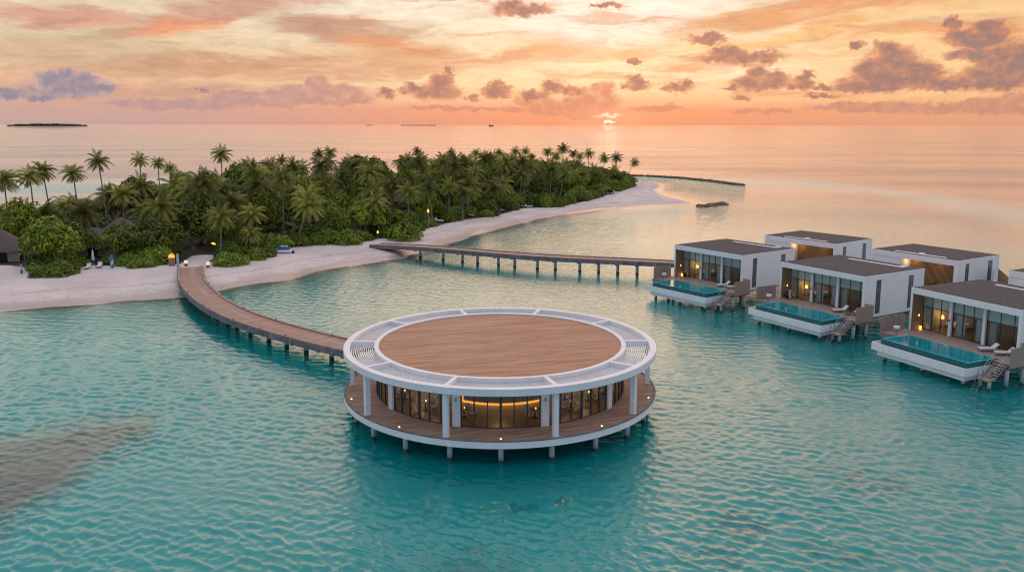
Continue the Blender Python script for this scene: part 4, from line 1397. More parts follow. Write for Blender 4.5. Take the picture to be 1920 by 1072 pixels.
def palm_crown(seed, nf=24, L=3.9):
    rg = np.random.default_rng(seed)
    mb = MB()
    for i in range(nf):
        az = 2 * PI * (i * 0.381966 + rg.normal(0, .015))
        age = i / (nf - 1)
        el = R(84 - 124 * age + rg.normal(0, 6))
        ln = L * (0.72 + 0.35 * math.sin(PI * min(1, age * .75 + .2))) * (0.92 + .16 * rg.random())
        tone = np.clip(0.50 + 0.28 * rg.normal(0, .5) + (0.38 if age > .9 and rg.random() < .5 else 0), 0, 1)
        p = Vector((0, 0, 0)); d = Vector((math.cos(az) * math.cos(el), math.sin(az) * math.cos(el), math.sin(el)))
        n = 12; st = ln / n
        pts = [p.copy()]
        for k in range(n):
            d.z -= (0.075 + 0.17 * (k / n)) * (1.0 if el > 0 else .7)
            d.normalize()
            p = p + d * st
            pts.append(p.copy())
        mb.tube(pts, [0.045 * (1 - .85 * k / n) + .006 for k in range(n + 1)], 4, False, min(1, tone + .25))
        side = Vector((-math.sin(az), math.cos(az), 0))
        m = 24
        for k in range(2, m):
            f = k / m * n
            j = min(int(f), n - 1); fr = f - j
            q = pts[j].lerp(pts[j + 1], fr)
            t = (pts[j + 1] - pts[j]).normalized()
            nrm = side.cross(t).normalized()
            w = (math.sin(PI * (0.12 + 0.86 * k / m))) ** .75
            l = 0.80 * w * (L / 3.9) * (0.9 + .2 * rg.random())
            for s in (-1, 1):
                drop = 0.34 + .30 * rg.random()
                dr = (side * s * .8 + t * .55 - Vector((0, 0, drop)) + nrm * 0.12).normalized()
                wv = t * (0.062 if k < m - 3 else .045)
                a = q + dr * l * .55 - Vector((0, 0, .02)); b = q + dr * l - Vector((0, 0, .16 * l))
                tt = float(np.clip(tone + rg.normal(0, .10), 0, 1))
                mb.add([q - wv * .6, q + wv * .6, a + wv, a - wv, b + wv * .2, b - wv * .2], [(0, 1, 2, 3), (3, 2, 4, 5)], tt)
    for k in range(7):
        a = rg.random() * 6.28
        c = Vector((.22 * math.cos(a), .22 * math.sin(a), -.18 - .15 * rg.random()))
        mb.tube([c + Vector((0, 0, .12)), c, c - Vector((0, 0, .13))], [.05, .12, .05], 6, True, .75)
    return mb.mesh('palm_crown')


def palm_trunk(seed, lean):
    """height 1 along z, sideways reach in metres"""
    rg = np.random.default_rng(seed)
    pts, rad = [], []
    for k in range(11):
        f = k / 10
        pts.append((lean * (f ** 1.6), .12 * math.sin(f * 3 + seed), f * 1.0))
        rad.append(0.17 + .14 * math.exp(-f * 14) - .05 * f)
    mb = MB()
    n = 8; vs, fs = [], []
    for (x, y, z), r in zip(pts, rad):
        for k in range(n):
            q = 2 * PI * k / n
            vs.append((x + r * math.cos(q), y + r * math.sin(q), z))
    for i in range(10):
        for k in range(n):
            k2 = (k + 1) % n
            fs.append((i * n + k, i * n + k2, i * n + n + k2, i * n + n + k))
    mb.add(vs, fs)
    return mb.mesh('palm_trunk', True), pts[-1]


def leaf_crown(seed, lobes, nleaf, size, shape=(1, 1, .8), name='crown', squash=0.0):
    """foliage: many leaf rosettes on the shells of a few lobes, darker ones inside"""
    rg = np.random.default_rng(seed)
    C = []
    for i in range(lobes):
        a = 2 * PI * i * 0.382 + rg.normal(0, .3)
        r = 0.62 * math.sqrt((i + .3) / lobes)
        C.append((r * math.cos(a) * shape[0], r * math.sin(a) * shape[1], shape[2] * (0.95 - .75 * r * r / .38) * (.55 + .1 * rg.normal()) + squash, .30 + .16 * rg.random()))
    C = np.array(C)
    mb = MB()
    vol = C[:, 3] ** 2
    pick = rg.choice(lobes, nleaf, p=vol / vol.sum())
    D = rg.normal(size=(nleaf, 3)); D[:, 2] = D[:, 2] * .9 + .25
    D /= np.linalg.norm(D, axis=1)[:, None]
    rad = C[pick, 3] * (1 - np.abs(rg.normal(0, .10, nleaf)))
    inn = rg.random(nleaf) < .12
    rad[inn] *= rg.random(inn.sum()) * .8
    P = C[pick, :3] + D * rad[:, None] * np.array([1, 1, .85])
    # drop leaves deep inside other lobes
    keep = np.ones(nleaf, bool)
    for j in range(lobes):
        dj = np.linalg.norm((P - C[j, :3]) / np.array([1, 1, .85]), axis=1)
        keep &= ~((dj < C[j, 3] * .72) & (pick != j) & ~inn)
    keep &= P[:, 2] > 0.01
    P, D = P[keep], D[keep]
    N = D + rg.normal(0, .45, D.shape) + np.array([0, 0, .35])
    N /= np.linalg.norm(N, axis=1)[:, None]
    A = np.cross(N, rg.normal(size=N.shape)); A /= np.linalg.norm(A, axis=1)[:, None]
    B = np.cross(N, A)
    s = size * (0.6 + .8 * rg.random(len(P)))[:, None]
    patch = vnoise(P[:, 0] * 7 + seed, P[:, 1] * 7 + P[:, 2] * 5, 1.0, seed)
    T = np.clip(.14 + .75 * patch + rg.normal(0, .14, len(P)), 0, 1)
    quads(mb, P, A * s * .55, B * s, T)
    return mb.mesh(name)


def tree_trunk(seed):
    rg = np.random.default_rng(seed)
    mb = MB()
    mb.tube([(0, 0, -.05), (.02, .01, .2), (0, .02, .45)], [.035, .026, .02], 7)
    for k in range(5):
        a = k * 1.3 + rg.random()
        mb.tube([(0, .01, .25 + .04 * k), (.14 * math.cos(a), .14 * math.sin(a), .45), (.32 * math.cos(a), .32 * math.sin(a), .66)], [.016, .011, .004], 5)
    return mb.mesh('tree_trunk', True)


PALMS = [palm_crown(s, nf, L) for s, nf, L in ((1, 32, 3.9), (2, 28, 3.7), (3, 34, 4.1), (4, 26, 3.8), (5, 30, 3.6))]
for me in PALMS: me.materials.append(MT['frond'])
TRUNKS = [palm_trunk(11, 0.2), palm_trunk(12, 1.2), palm_trunk(13, 2.2), palm_trunk(14, 3.6)]
for me, _ in TRUNKS: me.materials.append(MT['trunk'])
CROWNS = [leaf_crown(20 + s, 15 + 2 * s, 4200, .046, name='tree_crown') for s in range(5)]
for me in CROWNS: me.materials.append(MT['leaf'])
BUSHES = [leaf_crown(40 + s, 12 + 2 * s, 3600, .058, (1, 1, .62), name='shrub_foliage') for s in range(5)]
for me in BUSHES: me.materials.append(MT['shrub'])
TTR = [tree_trunk(60 + s) for s in range(3)]
for me in TTR: me.materials.append(MT['bark'])


def add_palm(x, y, ztop, scale, label, group=None, lean=None, dirn=None, var=None):
    v = random.randrange(5) if var is None else var
    li = random.choice((0, 0, 1, 1, 2)) if lean is None else lean
    a = random.random() * 6.28 if dirn is None else dirn
    tm, top = TRUNKS[li]
    # the crown stands at (x, y); the foot is shifted back by the lean
    fx, fy = x - top[0] * math.cos(a) + top[1] * math.sin(a), y - top[0] * math.sin(a) - top[1] * math.cos(a)
    g0 = max(gz(fx, fy), .2) - .1
    h = ztop - g0
    t = thing('coconut_palm', label, 'palm tree', (fx, fy, g0), a, group)
    tr = put('trunk', tm, None, t)
    tr.scale = (1, 1, h)
    cr = put('crown', PALMS[v], None, t)
    cr.location = (top[0], top[1], h)
    cr.rotation_euler = (random.uniform(-.1, .1), random.uniform(-.1, .1), random.random() * 6.28)
    cr.scale = (scale, scale, scale * random.uniform(.92, 1.08))
    return t


def add_tree(x, y, rad, h, label, group=None):
    g0 = max(gz(x, y), .2) - .05
    t = thing('broadleaf_tree', label, 'tree', (x, y, g0), random.random() * 6.28, group)
    cr = put('crown', random.choice(CROWNS), None, t)
    cr.scale = (rad, rad * random.uniform(.85, 1.15), h * .72)
    cr.location = (0, 0, h * .28)
    tr = put('trunk', random.choice(TTR), None, t)
    tr.scale = (h * .8, h * .8, h * .85)
    return t


def add_bush(x, y, rad, h, label, group=None, name='beach_shrub'):
    g0 = max(gz(x, y), .15) - .08
    t = put(name, random.choice(BUSHES), None)
    t.location = (x, y, g0)
    t.rotation_euler.z = random.random() * 6.28
    t.scale = (rad * 1.25, rad * random.uniform(1.0, 1.35), h * 1.25)
    tag(t, label, 'shrub', group)
    return t


def project(x, y, z):
    q = np.array([x, y, z]) - np.array([0, 0, CAM_H])
    d = q @ FWD
    return PPX + FPX * (q @ RT) / d, PPY - FPX * (q @ UP) / d


SKY = [(-400, 376), (0, 372), (100, 366), (180, 352), (230, 345), (262, 330), (310, 326), (340, 320), (370, 312), (420, 303), (470, 297),
       (520, 303), (600, 296), (640, 287), (670, 276), (700, 285), (750, 286), (800, 286), (850, 288), (900, 289), (950, 286),
       (980, 290), (1010, 300), (1060, 303), (1120, 309), (1160, 314), (1180, 324), (1195, 338), (1300, 345)]


def zlimit(x, y):
    px_, _ = project(x, y, 8)
    ys = np.interp(px_, [a for a, _ in SKY], [b for _, b in SKY])
    return CAM_H - (ys - HOR) / FPX * math.hypot(x, y) * 0.99


# ------------------------------------------------------------------ plants: placement
def zone(x, y):
    px_ = project(x, y, 6)[0]
    if px_ < 340: return 'left of the boardwalk path'
    if px_ < 560: return 'between the boardwalk path and the blue daybed'
    if px_ < 760: return 'behind the landing of the straight jetty'
    if px_ < 960: return 'in the middle of the island'
    return 'at the far sandbar end of the island'


def build_palms():
    # palms that stand clear above the canopy or at the beach edge: x, y of the crown heart, distance, crown width (px), words, lean, direction
    clear = [
        (8, 338, 176, 66, 'ragged palm cut by the left picture edge, above low trees', 0, None),
        (56, 332, 180, 54, 'palm whose crown merges with a twin palm near the left edge', 0, None),
        (80, 322, 186, 52, 'taller of the two merging palms near the left edge', 1, 3.0),
        (137, 326, 178, 54, 'wide open palm standing against the water left of the tallest left palm', 1, 2.6),
        (184, 303, 188, 50, 'tallest palm on the left, slim trunk bare against the sea', 1, 3.0),
        (262, 301, 218, 40, 'solitary slim palm right of the tallest left palm', 0, None),
        (296, 306, 224, 34, 'small crowned palm right beside the solitary slim palm', 0, None),
        (318, 316, 224, 32, 'lowest of three palms in a row above the bushes left', 0, None),
        (415, 290, 214, 44, 'high palm poking out above the round tree crown left of centre', 0, None),
        (528, 301, 236, 30, 'spiky palm crown on the skyline above the jetty landing woods', 0, None),
        (498, 309, 232, 28, 'short skyline palm just left of the spiky one', 0, None),
        (598, 289, 268, 28, 'left one of twin palms beside the dark dome tree', 0, None),
        (619, 286, 272, 28, 'right one of twin palms beside the dark dome tree', 0, None),
        (782, 284, 322, 24, 'first skyline palm right of the dark dome tree', 0, None),
        (846, 286, 330, 22, 'pointed skyline palm in the middle of the canopy edge', 0, None),
        (893, 287, 332, 24, 'skyline palm above the palm grove, right of middle', 0, None),
        (936, 287, 334, 24, 'skyline palm over the thatched roof in the grove', 0, None),
        (966, 284, 336, 24, 'left of the pair of palms ending the dense canopy', 0, None),
        (985, 283, 340, 24, 'right of the pair of palms ending the dense canopy', 0, None),
        (998, 293, 338, 16, 'dwarf palm in the gap after the dense canopy', 0, None),
        (1027, 285, 346, 24, 'leftmost tall palm of the far cluster against the sunset', 0, None),
        (1043, 293, 338, 24, 'lower palm huddled under the tallest far palm', 0, None),
        (1056, 279, 352, 28, 'tallest palm of the far cluster against the sunset', 0, None),
        (1075, 288, 352, 20, 'slim palm right after the tallest of the far cluster', 0, None),
        (1087, 293, 346, 22, 'drooping palm in the middle of the far cluster', 0, None),
        (1104, 288, 352, 26, 'full crowned palm in the middle of the far cluster', 0, None),
        (1133, 297, 346, 28, 'bushy palm low in the right half of the far cluster', 0, None),
        (1156, 296, 350, 28, 'last upright palm of the far cluster towards the breakwater', 0, None),
        (1190, 305, 368, 24, 'lone palm leaning out over the water by the breakwater', 3, 0.25),
        (414, 408, 151, 66, 'palm with straight trunk behind the clipped bushes by the boardwalk', 0, None),
        (474, 402, 158, 62, 'palm with arching fronds right of the straight trunk palm', 0, None),
        (470, 440, 152, 44, 'young stout palm with short trunk among the beach bushes', 0, None),
        (578, 388, 168, 72, 'palm leaning out over the sand near the person in red', 2, 0.3),
        (612, 447, 167, 18, 'tiny yellowed palm with thick base on the open sand', 0, None),
        (694, 325, 216, 58, 'yellowish palm above the start of the straight jetty', 0, None),
        (806, 352, 204, 60, 'full palm leaning over the torch lamp post', 1, 2.0),
        (842, 350, 212, 46, 'heavy drooping palm just right of the torch lamp post', 0, None),
        (868, 364, 212, 44, 'low drooping palm whose fronds touch the beach bushes', 0, None),
        (1034, 318, 266, 38, 'slim palm with bare trunk before the far bushes', 1, 1.2),
        (1060, 330, 262, 40, 'palm with leaning pale trunk at the edge of the far beach', 2, 0.6),
        (560, 345, 196, 50, 'pale palm crown in the grove above the leaning beach palm', 0, None),
        (230, 365, 164, 66, 'spreading palm crown low in front of the left skyline', 0, None),
    ]
    spots = []
    for x, y, D, w, lab, le, dr in clear:
        p = atY(x, y, D)
        sc = w * D / FPX / 6.9
        add_palm(p[0], p[1], p[2], sc, lab, None, le, dr)
        spots.append((p[0], p[1]))
    # the rest of the grove
    n = 0
    rg = random.Random(5)
    tries = 0
    while n < 150 and tries < 20000:
        tries += 1
        x, y = rg.uniform(-150, 52), rg.uniform(128, 385)
        sd = float(sdist(np.array([x]), np.array([y]), VEG)[0])
        if sd < 3.5: continue
        px_ = project(x, y, 8)[0]
        if px_ < -60 or px_ > 1185: continue
        if px_ > 1000 and rg.random() < .5: continue
        if px_ < 330 and rg.random() < .55: continue
        if clear_path(x, y, 3.0) or in_hut(x, y, 2.5): continue
        if min((x - a) ** 2 + (y - b) ** 2 for a, b in spots) < 3.6 ** 2: continue
        zl = zlimit(x, y)
        h = min(rg.uniform(6.5, 15.0), zl - rg.uniform(1.2, 2.5))
        if sd < 9: h = min(h, rg.uniform(6, 10.5))
        if h < 4.5: continue
        add_palm(x, y, h, rg.uniform(.95, 1.25), 'coconut palm crown packed among other crowns ' + zone(x, y), 'palms packed ' + zone(x, y))
        spots.append((x, y))
        n += 1


HUTS = [(-92.2, 147.5), (-78, 153.5), (-82, 172), (-30, 226), (-9, 276), (7, 300), (9, 316)]


def in_hut(x, y, m):
    return any(abs(x - a) < 4.5 + m and abs(y - b) < 4.5 + m for a, b in HUTS)


def clear_path(x, y, w):
    ax, ay, bx, by = -55.3, 139, -57.4, 151.5
    t = max(0, min(1, ((x - ax) * (bx - ax) + (y - ay) * (by - ay)) / ((bx - ax) ** 2 + (by - ay) ** 2)))
    return math.hypot(x - ax - t * (bx - ax), y - ay - t * (by - ay)) < w


def build_trees():
    spec = [(95, 440, 140, 62, 'big round bright green tree on the beach beside the first thatched hut'),
            (290, 440, 148, 66, 'broad bushy tree behind the orange glowing sign'),
            (225, 435, 147, 46, 'leafy tree right of the second thatched hut'),
            (375, 385, 165, 62, 'light green spreading tree above the path opening'),
            (445, 310, 210, 38, 'round dense tree crown on the left of the skyline'),
            (670, 295, 250, 36, 'dark dome shaped tree highest on the skyline'),
            (680, 395, 184, 44, 'very dark tree at the start of the straight jetty'),
            (628, 400, 176, 36, 'bright leafed tree behind the tiny yellow palm'),
            (705, 300, 262, 34, 'wide tree crown just right of the dark dome tree'),
            (385, 330, 205, 40, 'flat topped tree left under the high palm'),
            (255, 345, 200, 44, 'low tree under the solitary slim palm'),
            (30, 395, 158, 50, 'dark tree above the first thatched hut')]
    spots = []
    for x, y, D, w, lab in spec:
        p = atY(x, y, D)
        rad = w * D / FPX
        g0 = gz(p[0], p[1])
        h = p[2] + rad * .75 - g0
        add_tree(p[0], p[1], rad * 1.05, h, lab)
        spots.append((p[0], p[1]))
    rg = random.Random(9)
    n = tries = 0
    while n < 135 and tries < 20000:
        tries += 1
        x, y = rg.uniform(-150, 52), rg.uniform(128, 385)
        sd = float(sdist(np.array([x]), np.array([y]), VEG)[0])
        if sd < 3.0: continue
        px_ = project(x, y, 6)[0]
        if px_ < -60 or px_ > 1190: continue
        if clear_path(x, y, 4.2) or in_hut(x, y, 1.5): continue
        if min((x - a) ** 2 + (y - b) ** 2 for a, b in spots) < 4.6 ** 2: continue
        zl = zlimit(x, y)
        h = min(rg.uniform(8, 14.5), zl - rg.uniform(0, 1.5))
        if sd < 7: h = min(h, rg.uniform(4, 6.5))
        if h < 3.2: continue
        add_tree(x, y, rg.uniform(3.6, 5.4), h, 'green broadleaf tree filling the canopy ' + zone(x, y), 'broadleaf trees filling the canopy ' + zone(x, y))
        spots.append((x, y))
        n += 1


KEEP = [(-72.0, 138.0), (-70.6, 139.2), (-68.1, 138.6), (-59.1, 141.5), (-57.7, 140.6), (-44.0, 157.0), (-42.4, 162.2), (-29.2, 178.0),
        (-19.9, 195.0), (-18.6, 208.6), (-11.4, 221.0), (-3.3, 234.6), (3.0, 245.6), (5.0, 246.6), (17.4, 268.0), (16.4, 263.5),
        (33.4, 290.6), (35.2, 291.6), (37.6, 297.5), (-91, 141.5), (-88, 139), (-85, 136.5), (-80.6, 133.6), (-27.5, 170.5), (-54.3, 148.6)]


def blocks(x, y, r):
    """would a shrub here stand on, or between us and, something lying on the sand?"""
    for a, b in KEEP:
        L = math.hypot(a, b)
        for k in (0, 1.5, 3.0, 4.5):
            if math.hypot(x - a * (1 - k / L), y - b * (1 - k / L)) < r * 1.15 + .5:
                return True
    return False


def build_tip():
    rg = random.Random(21)
    spots = []
    for _ in range(4000):
        if len(spots) >= 40: break
        x, y = rg.uniform(8, 52), rg.uniform(286, 384)
        sd = float(sdist(np.array([x]), np.array([y]), VEG)[0])
        if sd < 2.6 or project(x, y, 6)[0] < 1000 or in_hut(x, y, 1): continue
        if spots and min((x - a) ** 2 + (y - b) ** 2 for a, b in spots) < 4.2 ** 2: continue
        h = min(zlimit(x, y) - rg.uniform(0.2, 1.2), 5 + sd * 1.1)
        if h < 3: continue
        add_tree(x, y, rg.uniform(3.6, 5.0), h, 'dense bushy tree on the far sandbar end of the island', 'bushy trees at the far sandbar end')
        spots.append((x, y))


def build_shrubs():
    rg = random.Random(4)
    e = np.array(VEG[5:31], float)
    d = np.r_[0, np.cumsum(np.hypot(*np.diff(e, axis=0).T))]
    s = 0.0
    while s < d[-1]:
        x, y = np.interp(s, d, e[:, 0]), np.interp(s, d, e[:, 1])
        tx, ty = np.interp(s + .5, d, e[:, 0]) - x, np.interp(s + .5, d, e[:, 1]) - y
        L = math.hypot(tx, ty) or 1
        nx, ny = -ty / L, tx / L                                    # towards the wood
        r = rg.uniform(1.7, 2.9)
        hh = rg.uniform(1.7, 3.2) + (0.8 if rg.random() < .3 else 0)
        qx, qy = x + nx * r * .95, y + ny * r * .95
        if not clear_path(qx, qy, 2.0 + r) and project(qx, qy, 2)[0] > -40 and not in_hut(qx, qy, -1.0) and not blocks(qx, qy, r):
            add_bush(qx, qy, r, hh, 'rounded green shrub on the beach edge ' + zone(qx, qy), 'shrubs on the beach edge ' + zone(qx, qy))
        if rg.random() < .75:
            r2 = rg.uniform(1.8, 3.2)
            qx, qy = x + nx * (r * 1.2 + r2 + rg.uniform(.5, 2)), y + ny * (r * 1.2 + r2 + rg.uniform(.5, 2))
            if not clear_path(qx, qy, 2.2 + r2) and project(qx, qy, 2)[0] > -40 and not in_hut(qx, qy, 1.5) and not blocks(qx, qy, r2):
                add_bush(qx, qy, r2, rg.uniform(3.0, 5.0), 'tall shrub just behind the beach edge ' + zone(qx, qy), 'tall shrubs behind the beach edge ' + zone(qx, qy))
        s += r * 1.35
    for x, y, D, w, h, lab in ((430, 480, 147.5, 58, 2.6, 'clipped dense shrub right beside the boardwalk landing'),
                               (470, 470, 150.5, 62, 2.6, 'clipped dense shrub left of the blue daybed'),
                               (108, 500, 133.6, 62, 2.5, 'low spreading shrub under the big round beach tree'),
                               (75, 508, 133.0, 36, 1.6, 'low dark shrub between the hut and the round beach tree'),
                               (268, 488, 142.0, 62, 2.0, 'low hedge like shrub left of the glowing sign'),
                               (650, 440, 172.5, 60, 3.4, 'pale green shrub left of the jetty landing'),
                               (755, 425, 186, 66, 4.6, 'sloping shrub mass right above the jetty start'),
                               (1176, 335, 338, 30, 6.0, 'outermost shrub mass at the tip beside the lone leaning palm'),
                               (1150, 345, 322, 30, 5.0, 'second shrub mass from the tip beside the lone leaning palm')):
        p = at(x, y, 1.3 + h * .5)
        add_bush(p[0], p[1], w * .5 * p[1] / FPX * 1.0, h, lab)


def build_undergrowth():
    rg = np.random.default_rng(8)
    n = 26000
    x, y = rg.uniform(-150, 52, n), rg.uniform(126, 388, n)
    sd = sdist(x, y, VEG)
    ax, ay, bx, by = -55.3, 139, -57.4, 151.5
    t = np.clip(((x - ax) * (bx - ax) + (y - ay) * (by - ay)) / ((bx - ax) ** 2 + (by - ay) ** 2), 0, 1)
    pd = np.hypot(x - ax - t * (bx - ax), y - ay - t * (by - ay))
    k = (sd > 3.5) & (pd > 3.0)
    for a, b in HUTS:
        k &= ~((np.abs(x - a) < 5) & (np.abs(y - b) < 5))
    x, y, sd = x[k], y[k], sd[k]
    m = len(x)
    z = 1.3 + rg.random(m) ** .7 * np.clip(sd * .35, .5, 3.6)
    P = np.stack([x, y, z], 1)
    N = rg.normal(size=(m, 3)) * .6 + np.array([0, -.3, 1]); N /= np.linalg.norm(N, axis=1)[:, None]
    A = np.cross(N, rg.normal(size=(m, 3))); A /= np.linalg.norm(A, axis=1)[:, None]
    B = np.cross(N, A)
    s = (.25 + .4 * rg.random(m))[:, None]
    mb = MB()
    quads(mb, P, A * s * .6, B * s, rg.random(m) * .15)
    o = mb.build('undergrowth', 'leaf')
    tag(o, 'tangled low undergrowth on the wooded island floor', 'undergrowth', None, 'stuff')


build_trees()
build_palms()
build_tip()
build_shrubs()
build_undergrowth()


# ------------------------------------------------------------------ huts, lamps and things on the beach
def thatched_hut(x, y, eave, peak, hw, rz, label, arch=False):
    g0 = max(gz(x, y), .5)
    t = thing('thatched_hut', label, 'hut', (x, y, g0), rz, None)
    e, p = eave - g0, peak - g0
    N = 28
    mb = MB(); vs, fs = [], []
    lv = [(1.0, e - .12), (.98, e), (.74, e + (p - e) * .30), (.42, e + (p - e) * .64), (.16, e + (p - e) * .92), (.02, p)]
    for s, z in lv:
        for k in range(N):
            a = 2 * PI * k / N
            q = 1.0 / max(abs(math.cos(a)), abs(math.sin(a))) ** .55
            vs.append((hw * s * q * math.cos(a), hw * s * q * math.sin(a), z + .05 * math.sin(k * 2.7)))
    for i in range(len(lv) - 1):
        for k in range(N):
            k2 = (k + 1) % N
            fs.append((i * N + k, i * N + k2, i * N + N + k2, i * N + N + k))
    fs.append(tuple(range((len(lv) - 1) * N, len(lv) * N)))
    fs.append(tuple(range(N - 1, -1, -1)))
    mb.add(vs, fs).build('thatch_roof', 'thatch', t, True)
    w = hw * .72
    if arch:
        a = MB()
        pts = [(-1.5 + 3 * k / 14, 1.25 + .9 * math.sqrt(max(0, 1 - ((-1.5 + 3 * k / 14) / 1.5) ** 2))) for k in range(15)]
        vs, fs = [], []
        for yy in (-w - .12, -w + .12):
            for u, zz in pts:
                vs += [(u, yy, zz), (u, yy, e - .2)]
        for s in (0, 30):
            for k in range(14):
                fs.append((s + 2 * k, s + 2 * k + 2, s + 2 * k + 3, s + 2 * k + 1))
        for k in range(14):
            fs.append((2 * k, 30 + 2 * k, 32 + 2 * k, 2 * k + 2))
        a.add(vs, fs).box(-w, -1.502, -w - .12, -w + .12, 0, e - .2).box(1.502, w, -w - .12, -w + .12, 0, e - .2)
        a.build('arched_wall', 'stone', t)
        MB().box(-w, w, -w + 1.6, w, 0, e - .1).build('room_wall', 'bark', t)
    else:
        MB().box(-w, w, -w, w, 0, e - .1).build('room_wall', 'stone', t)
        d = MB().box(-.8, .8, -w - .03, -w - .004, .05, 2.1).build('doorway', 'black', t)
    for sx in (-1, 1):
        for sy in (-1, 1):
            MB().cyl(sx * hw * .92, sy * hw * .92, 0, e - .05, .09, n=8).build('post', 'trunk', t)
    return t


thatched_hut(-92.2, 147.5, 3.3, 6.7, 4.7, 0.35, 'thatched hut with arched cream wall, cut by the left picture edge', True)
thatched_hut(-78.0, 153.5, 3.2, 6.4, 4.0, 0.2, 'thatched hut half hidden behind the big round beach tree')
thatched_hut(-82, 172, 3.4, 6.2, 4.2, 0.1, 'thatched roof showing darkly between trees above the second hut')
thatched_hut(-30.2, 226, 5.2, 8.8, 5.4, 0.3, 'long thatched roof in the trees behind the torch lamp post')
thatched_hut(-9, 276, 4.6, 7.6, 4.8, 0.5, 'thatched roof buried under palms in the middle of the grove')
thatched_hut(6.5, 297, 4.4, 7.9, 5.0, 0.4, 'nearer thatched roof of the pair behind the far dense bushes')
thatched_hut(9.5, 314, 5.2, 8.9, 4.6, 0.4, 'farther thatched roof of the pair behind the far dense bushes')


def ground_thing(x, y):
    return (x, y, gz(x, y) + .02)


def beach_things():
    # paired white loungers with table and folded parasol
    for k, (x, y, rz) in enumerate(((-72.0, 138.0, .1), (-70.6, 139.2, .25))):
        l = copy_tree(L1)
        l.location = ground_thing(x, y)
        l.rotation_euler.z = rz
        tag(l, 'white beach lounger on the sand %s of the folded parasol' % ('left', 'right')[k], 'sun lounger', 'white loungers by the folded parasol')
    t = thing('side_table', 'tiny white table between the two white beach loungers', 'table', ground_thing(-71.35, 138.5))
    MB().cyl(0, 0, .42, .46, .25, n=14).build('table_top', 'white_panel', t)
    MB().cyl(0, 0, 0, .42, .04, n=8).build('pedestal', 'white_panel', t)
    t = thing('folded_parasol', 'closed white parasol standing behind the two white beach loungers', 'parasol', ground_thing(-72.6, 141.2))
    MB().cyl(0, 0, 0, 2.9, .03, n=8).cyl(0, 0, 0, .08, .3, n=14).build('pole', 'steel', t)
    MB().tube([(0, 0, 1.0), (0, 0, 1.3), (0, 0, 2.2), (0, 0, 2.85)], [.26, .22, .17, .04], 10).build('canopy', 'fabric', t)
    # upright board sign
    t = thing('board_sign', 'blue and white upright surfboard shaped sign on the sand before the bushes', 'sign', ground_thing(-68.1, 138.6), .1)
    b = MB()
    pr = [(0.18, 0), (.34, .4), (.38, 1.0), (.34, 1.7), (.2, 2.2), (-.05, 2.35), (-.25, 2.2), (-.34, 1.7), (-.36, 1.0), (-.30, .4), (-.16, 0)]
    n = len(pr)
    vs = [(u, yy, z) for yy in (-.05, .05) for u, z in pr]
    b.add(vs, [tuple(range(n)), tuple(range(2 * n - 1, n - 1, -1))] + [(k, n + k, n + (k + 1) % n, (k + 1) % n) for k in range(n)])
    b.build('board', 'blueboard', t)
    MB().add([(-.2, -.056, .4), (.22, -.056, .9), (.24, -.056, 1.5), (-.05, -.056, 1.2)], [(0, 1, 2, 3)]).build('white_stripe', 'fabric', t)
    # glowing sign on a timber pillar
    t = thing('glowing_sign', 'round orange glowing sign on a brown timber pillar beside the boardwalk', 'sign', ground_thing(-59.1, 141.5), .25)
    MB().box(-.5, .5, -.2, .2, 0, 1.35).build('pillar', 'cedar', t)
    b = MB(); N = 20
    pr = [(.55 * math.cos(a), .55 * math.sin(a)) for a in np.linspace(-.35, PI + .35, N)]
    vs = [(u, yy, 1.56 + z) for yy in (-.12, .12) for u, z in pr]
    b.add(vs, [tuple(range(N)), tuple(range(2 * N - 1, N - 1, -1))] + [(k, N + k, N + (k + 1) % N, (k + 1) % N) for k in range(N)])
    b.build('lit_disc', 'signglow', t)
    m = MB()
    for r_ in (.34, .18):
        m.tube([(r_ * math.cos(a), -.135, 1.62 + r_ * math.sin(a)) for a in np.linspace(0, PI, 14)], .025, 5)
    m.box(-.34, .34, -.15, -.122, 1.54, 1.59)
    m.build('sign_mark', 'amberdark', t)
    t = thing('narrow_sign', 'narrow pale blue upright board at the left foot of the boardwalk', 'sign', ground_thing(-57.7, 140.6), .2)
    MB().box(-.2, .2, -.05, .05, .05, 2.25).build('board', 'paleblue', t)
    MB().box(-.3, .3, -.15, .15, 0, .047).build('foot', 'greywood', t)
    for k, (x, y) in enumerate(((-56.7, 141.6), (-52.5, 140.5))):
        t = thing('bollard_light', ('small white bollard light left of the boardwalk landing', 'square white bollard light right of the boardwalk landing')[k], 'bollard', ground_thing(x, y), 0, 'bollard lights at the landing')
        MB().box(-.22, .22, -.22, .22, 0, .42).build('base', 'greywood', t)
        MB().box(-.24, .24, -.24, .24, .424, .95).build('lamp_head', 'bollardglow', t)
    # lamps
    t = thing('garden_lamp', 'yellow garden lamp glowing in the bushes right of the path', 'lamp', ground_thing(-54.3, 148.6))
    MB().cyl(0, 0, 0, 2.85, .05, n=8).build('post', 'black', t)
    MB().tube([(-.35, 0, 2.95), (0, 0, 2.86), (.35, 0, 2.72)], [.08, .2, .1], 8).build('lamp_head', 'yellowglow', t)
    t = thing('bollard_lamp', 'yellow topped post lamp where the straight jetty meets the woods', 'lamp', ground_thing(-29.2, 178.0))
    MB().cyl(0, 0, 0, 1.05, .14, n=10).build('post', 'greywood', t)
    MB().tube([(0, 0, 1.06), (0, 0, 1.3), (0, 0, 1.6)], [.16, .2, .1], 10).build('lamp_head', 'yellowglow', t)
    t = thing('torch_lamp', 'tall dark lamp post with yellow light on the middle beach', 'lamp', ground_thing(-19.9, 195.0))
    MB().cyl(0, 0, 0, 3.9, .14, .09, 10).build('post', 'trunk', t)
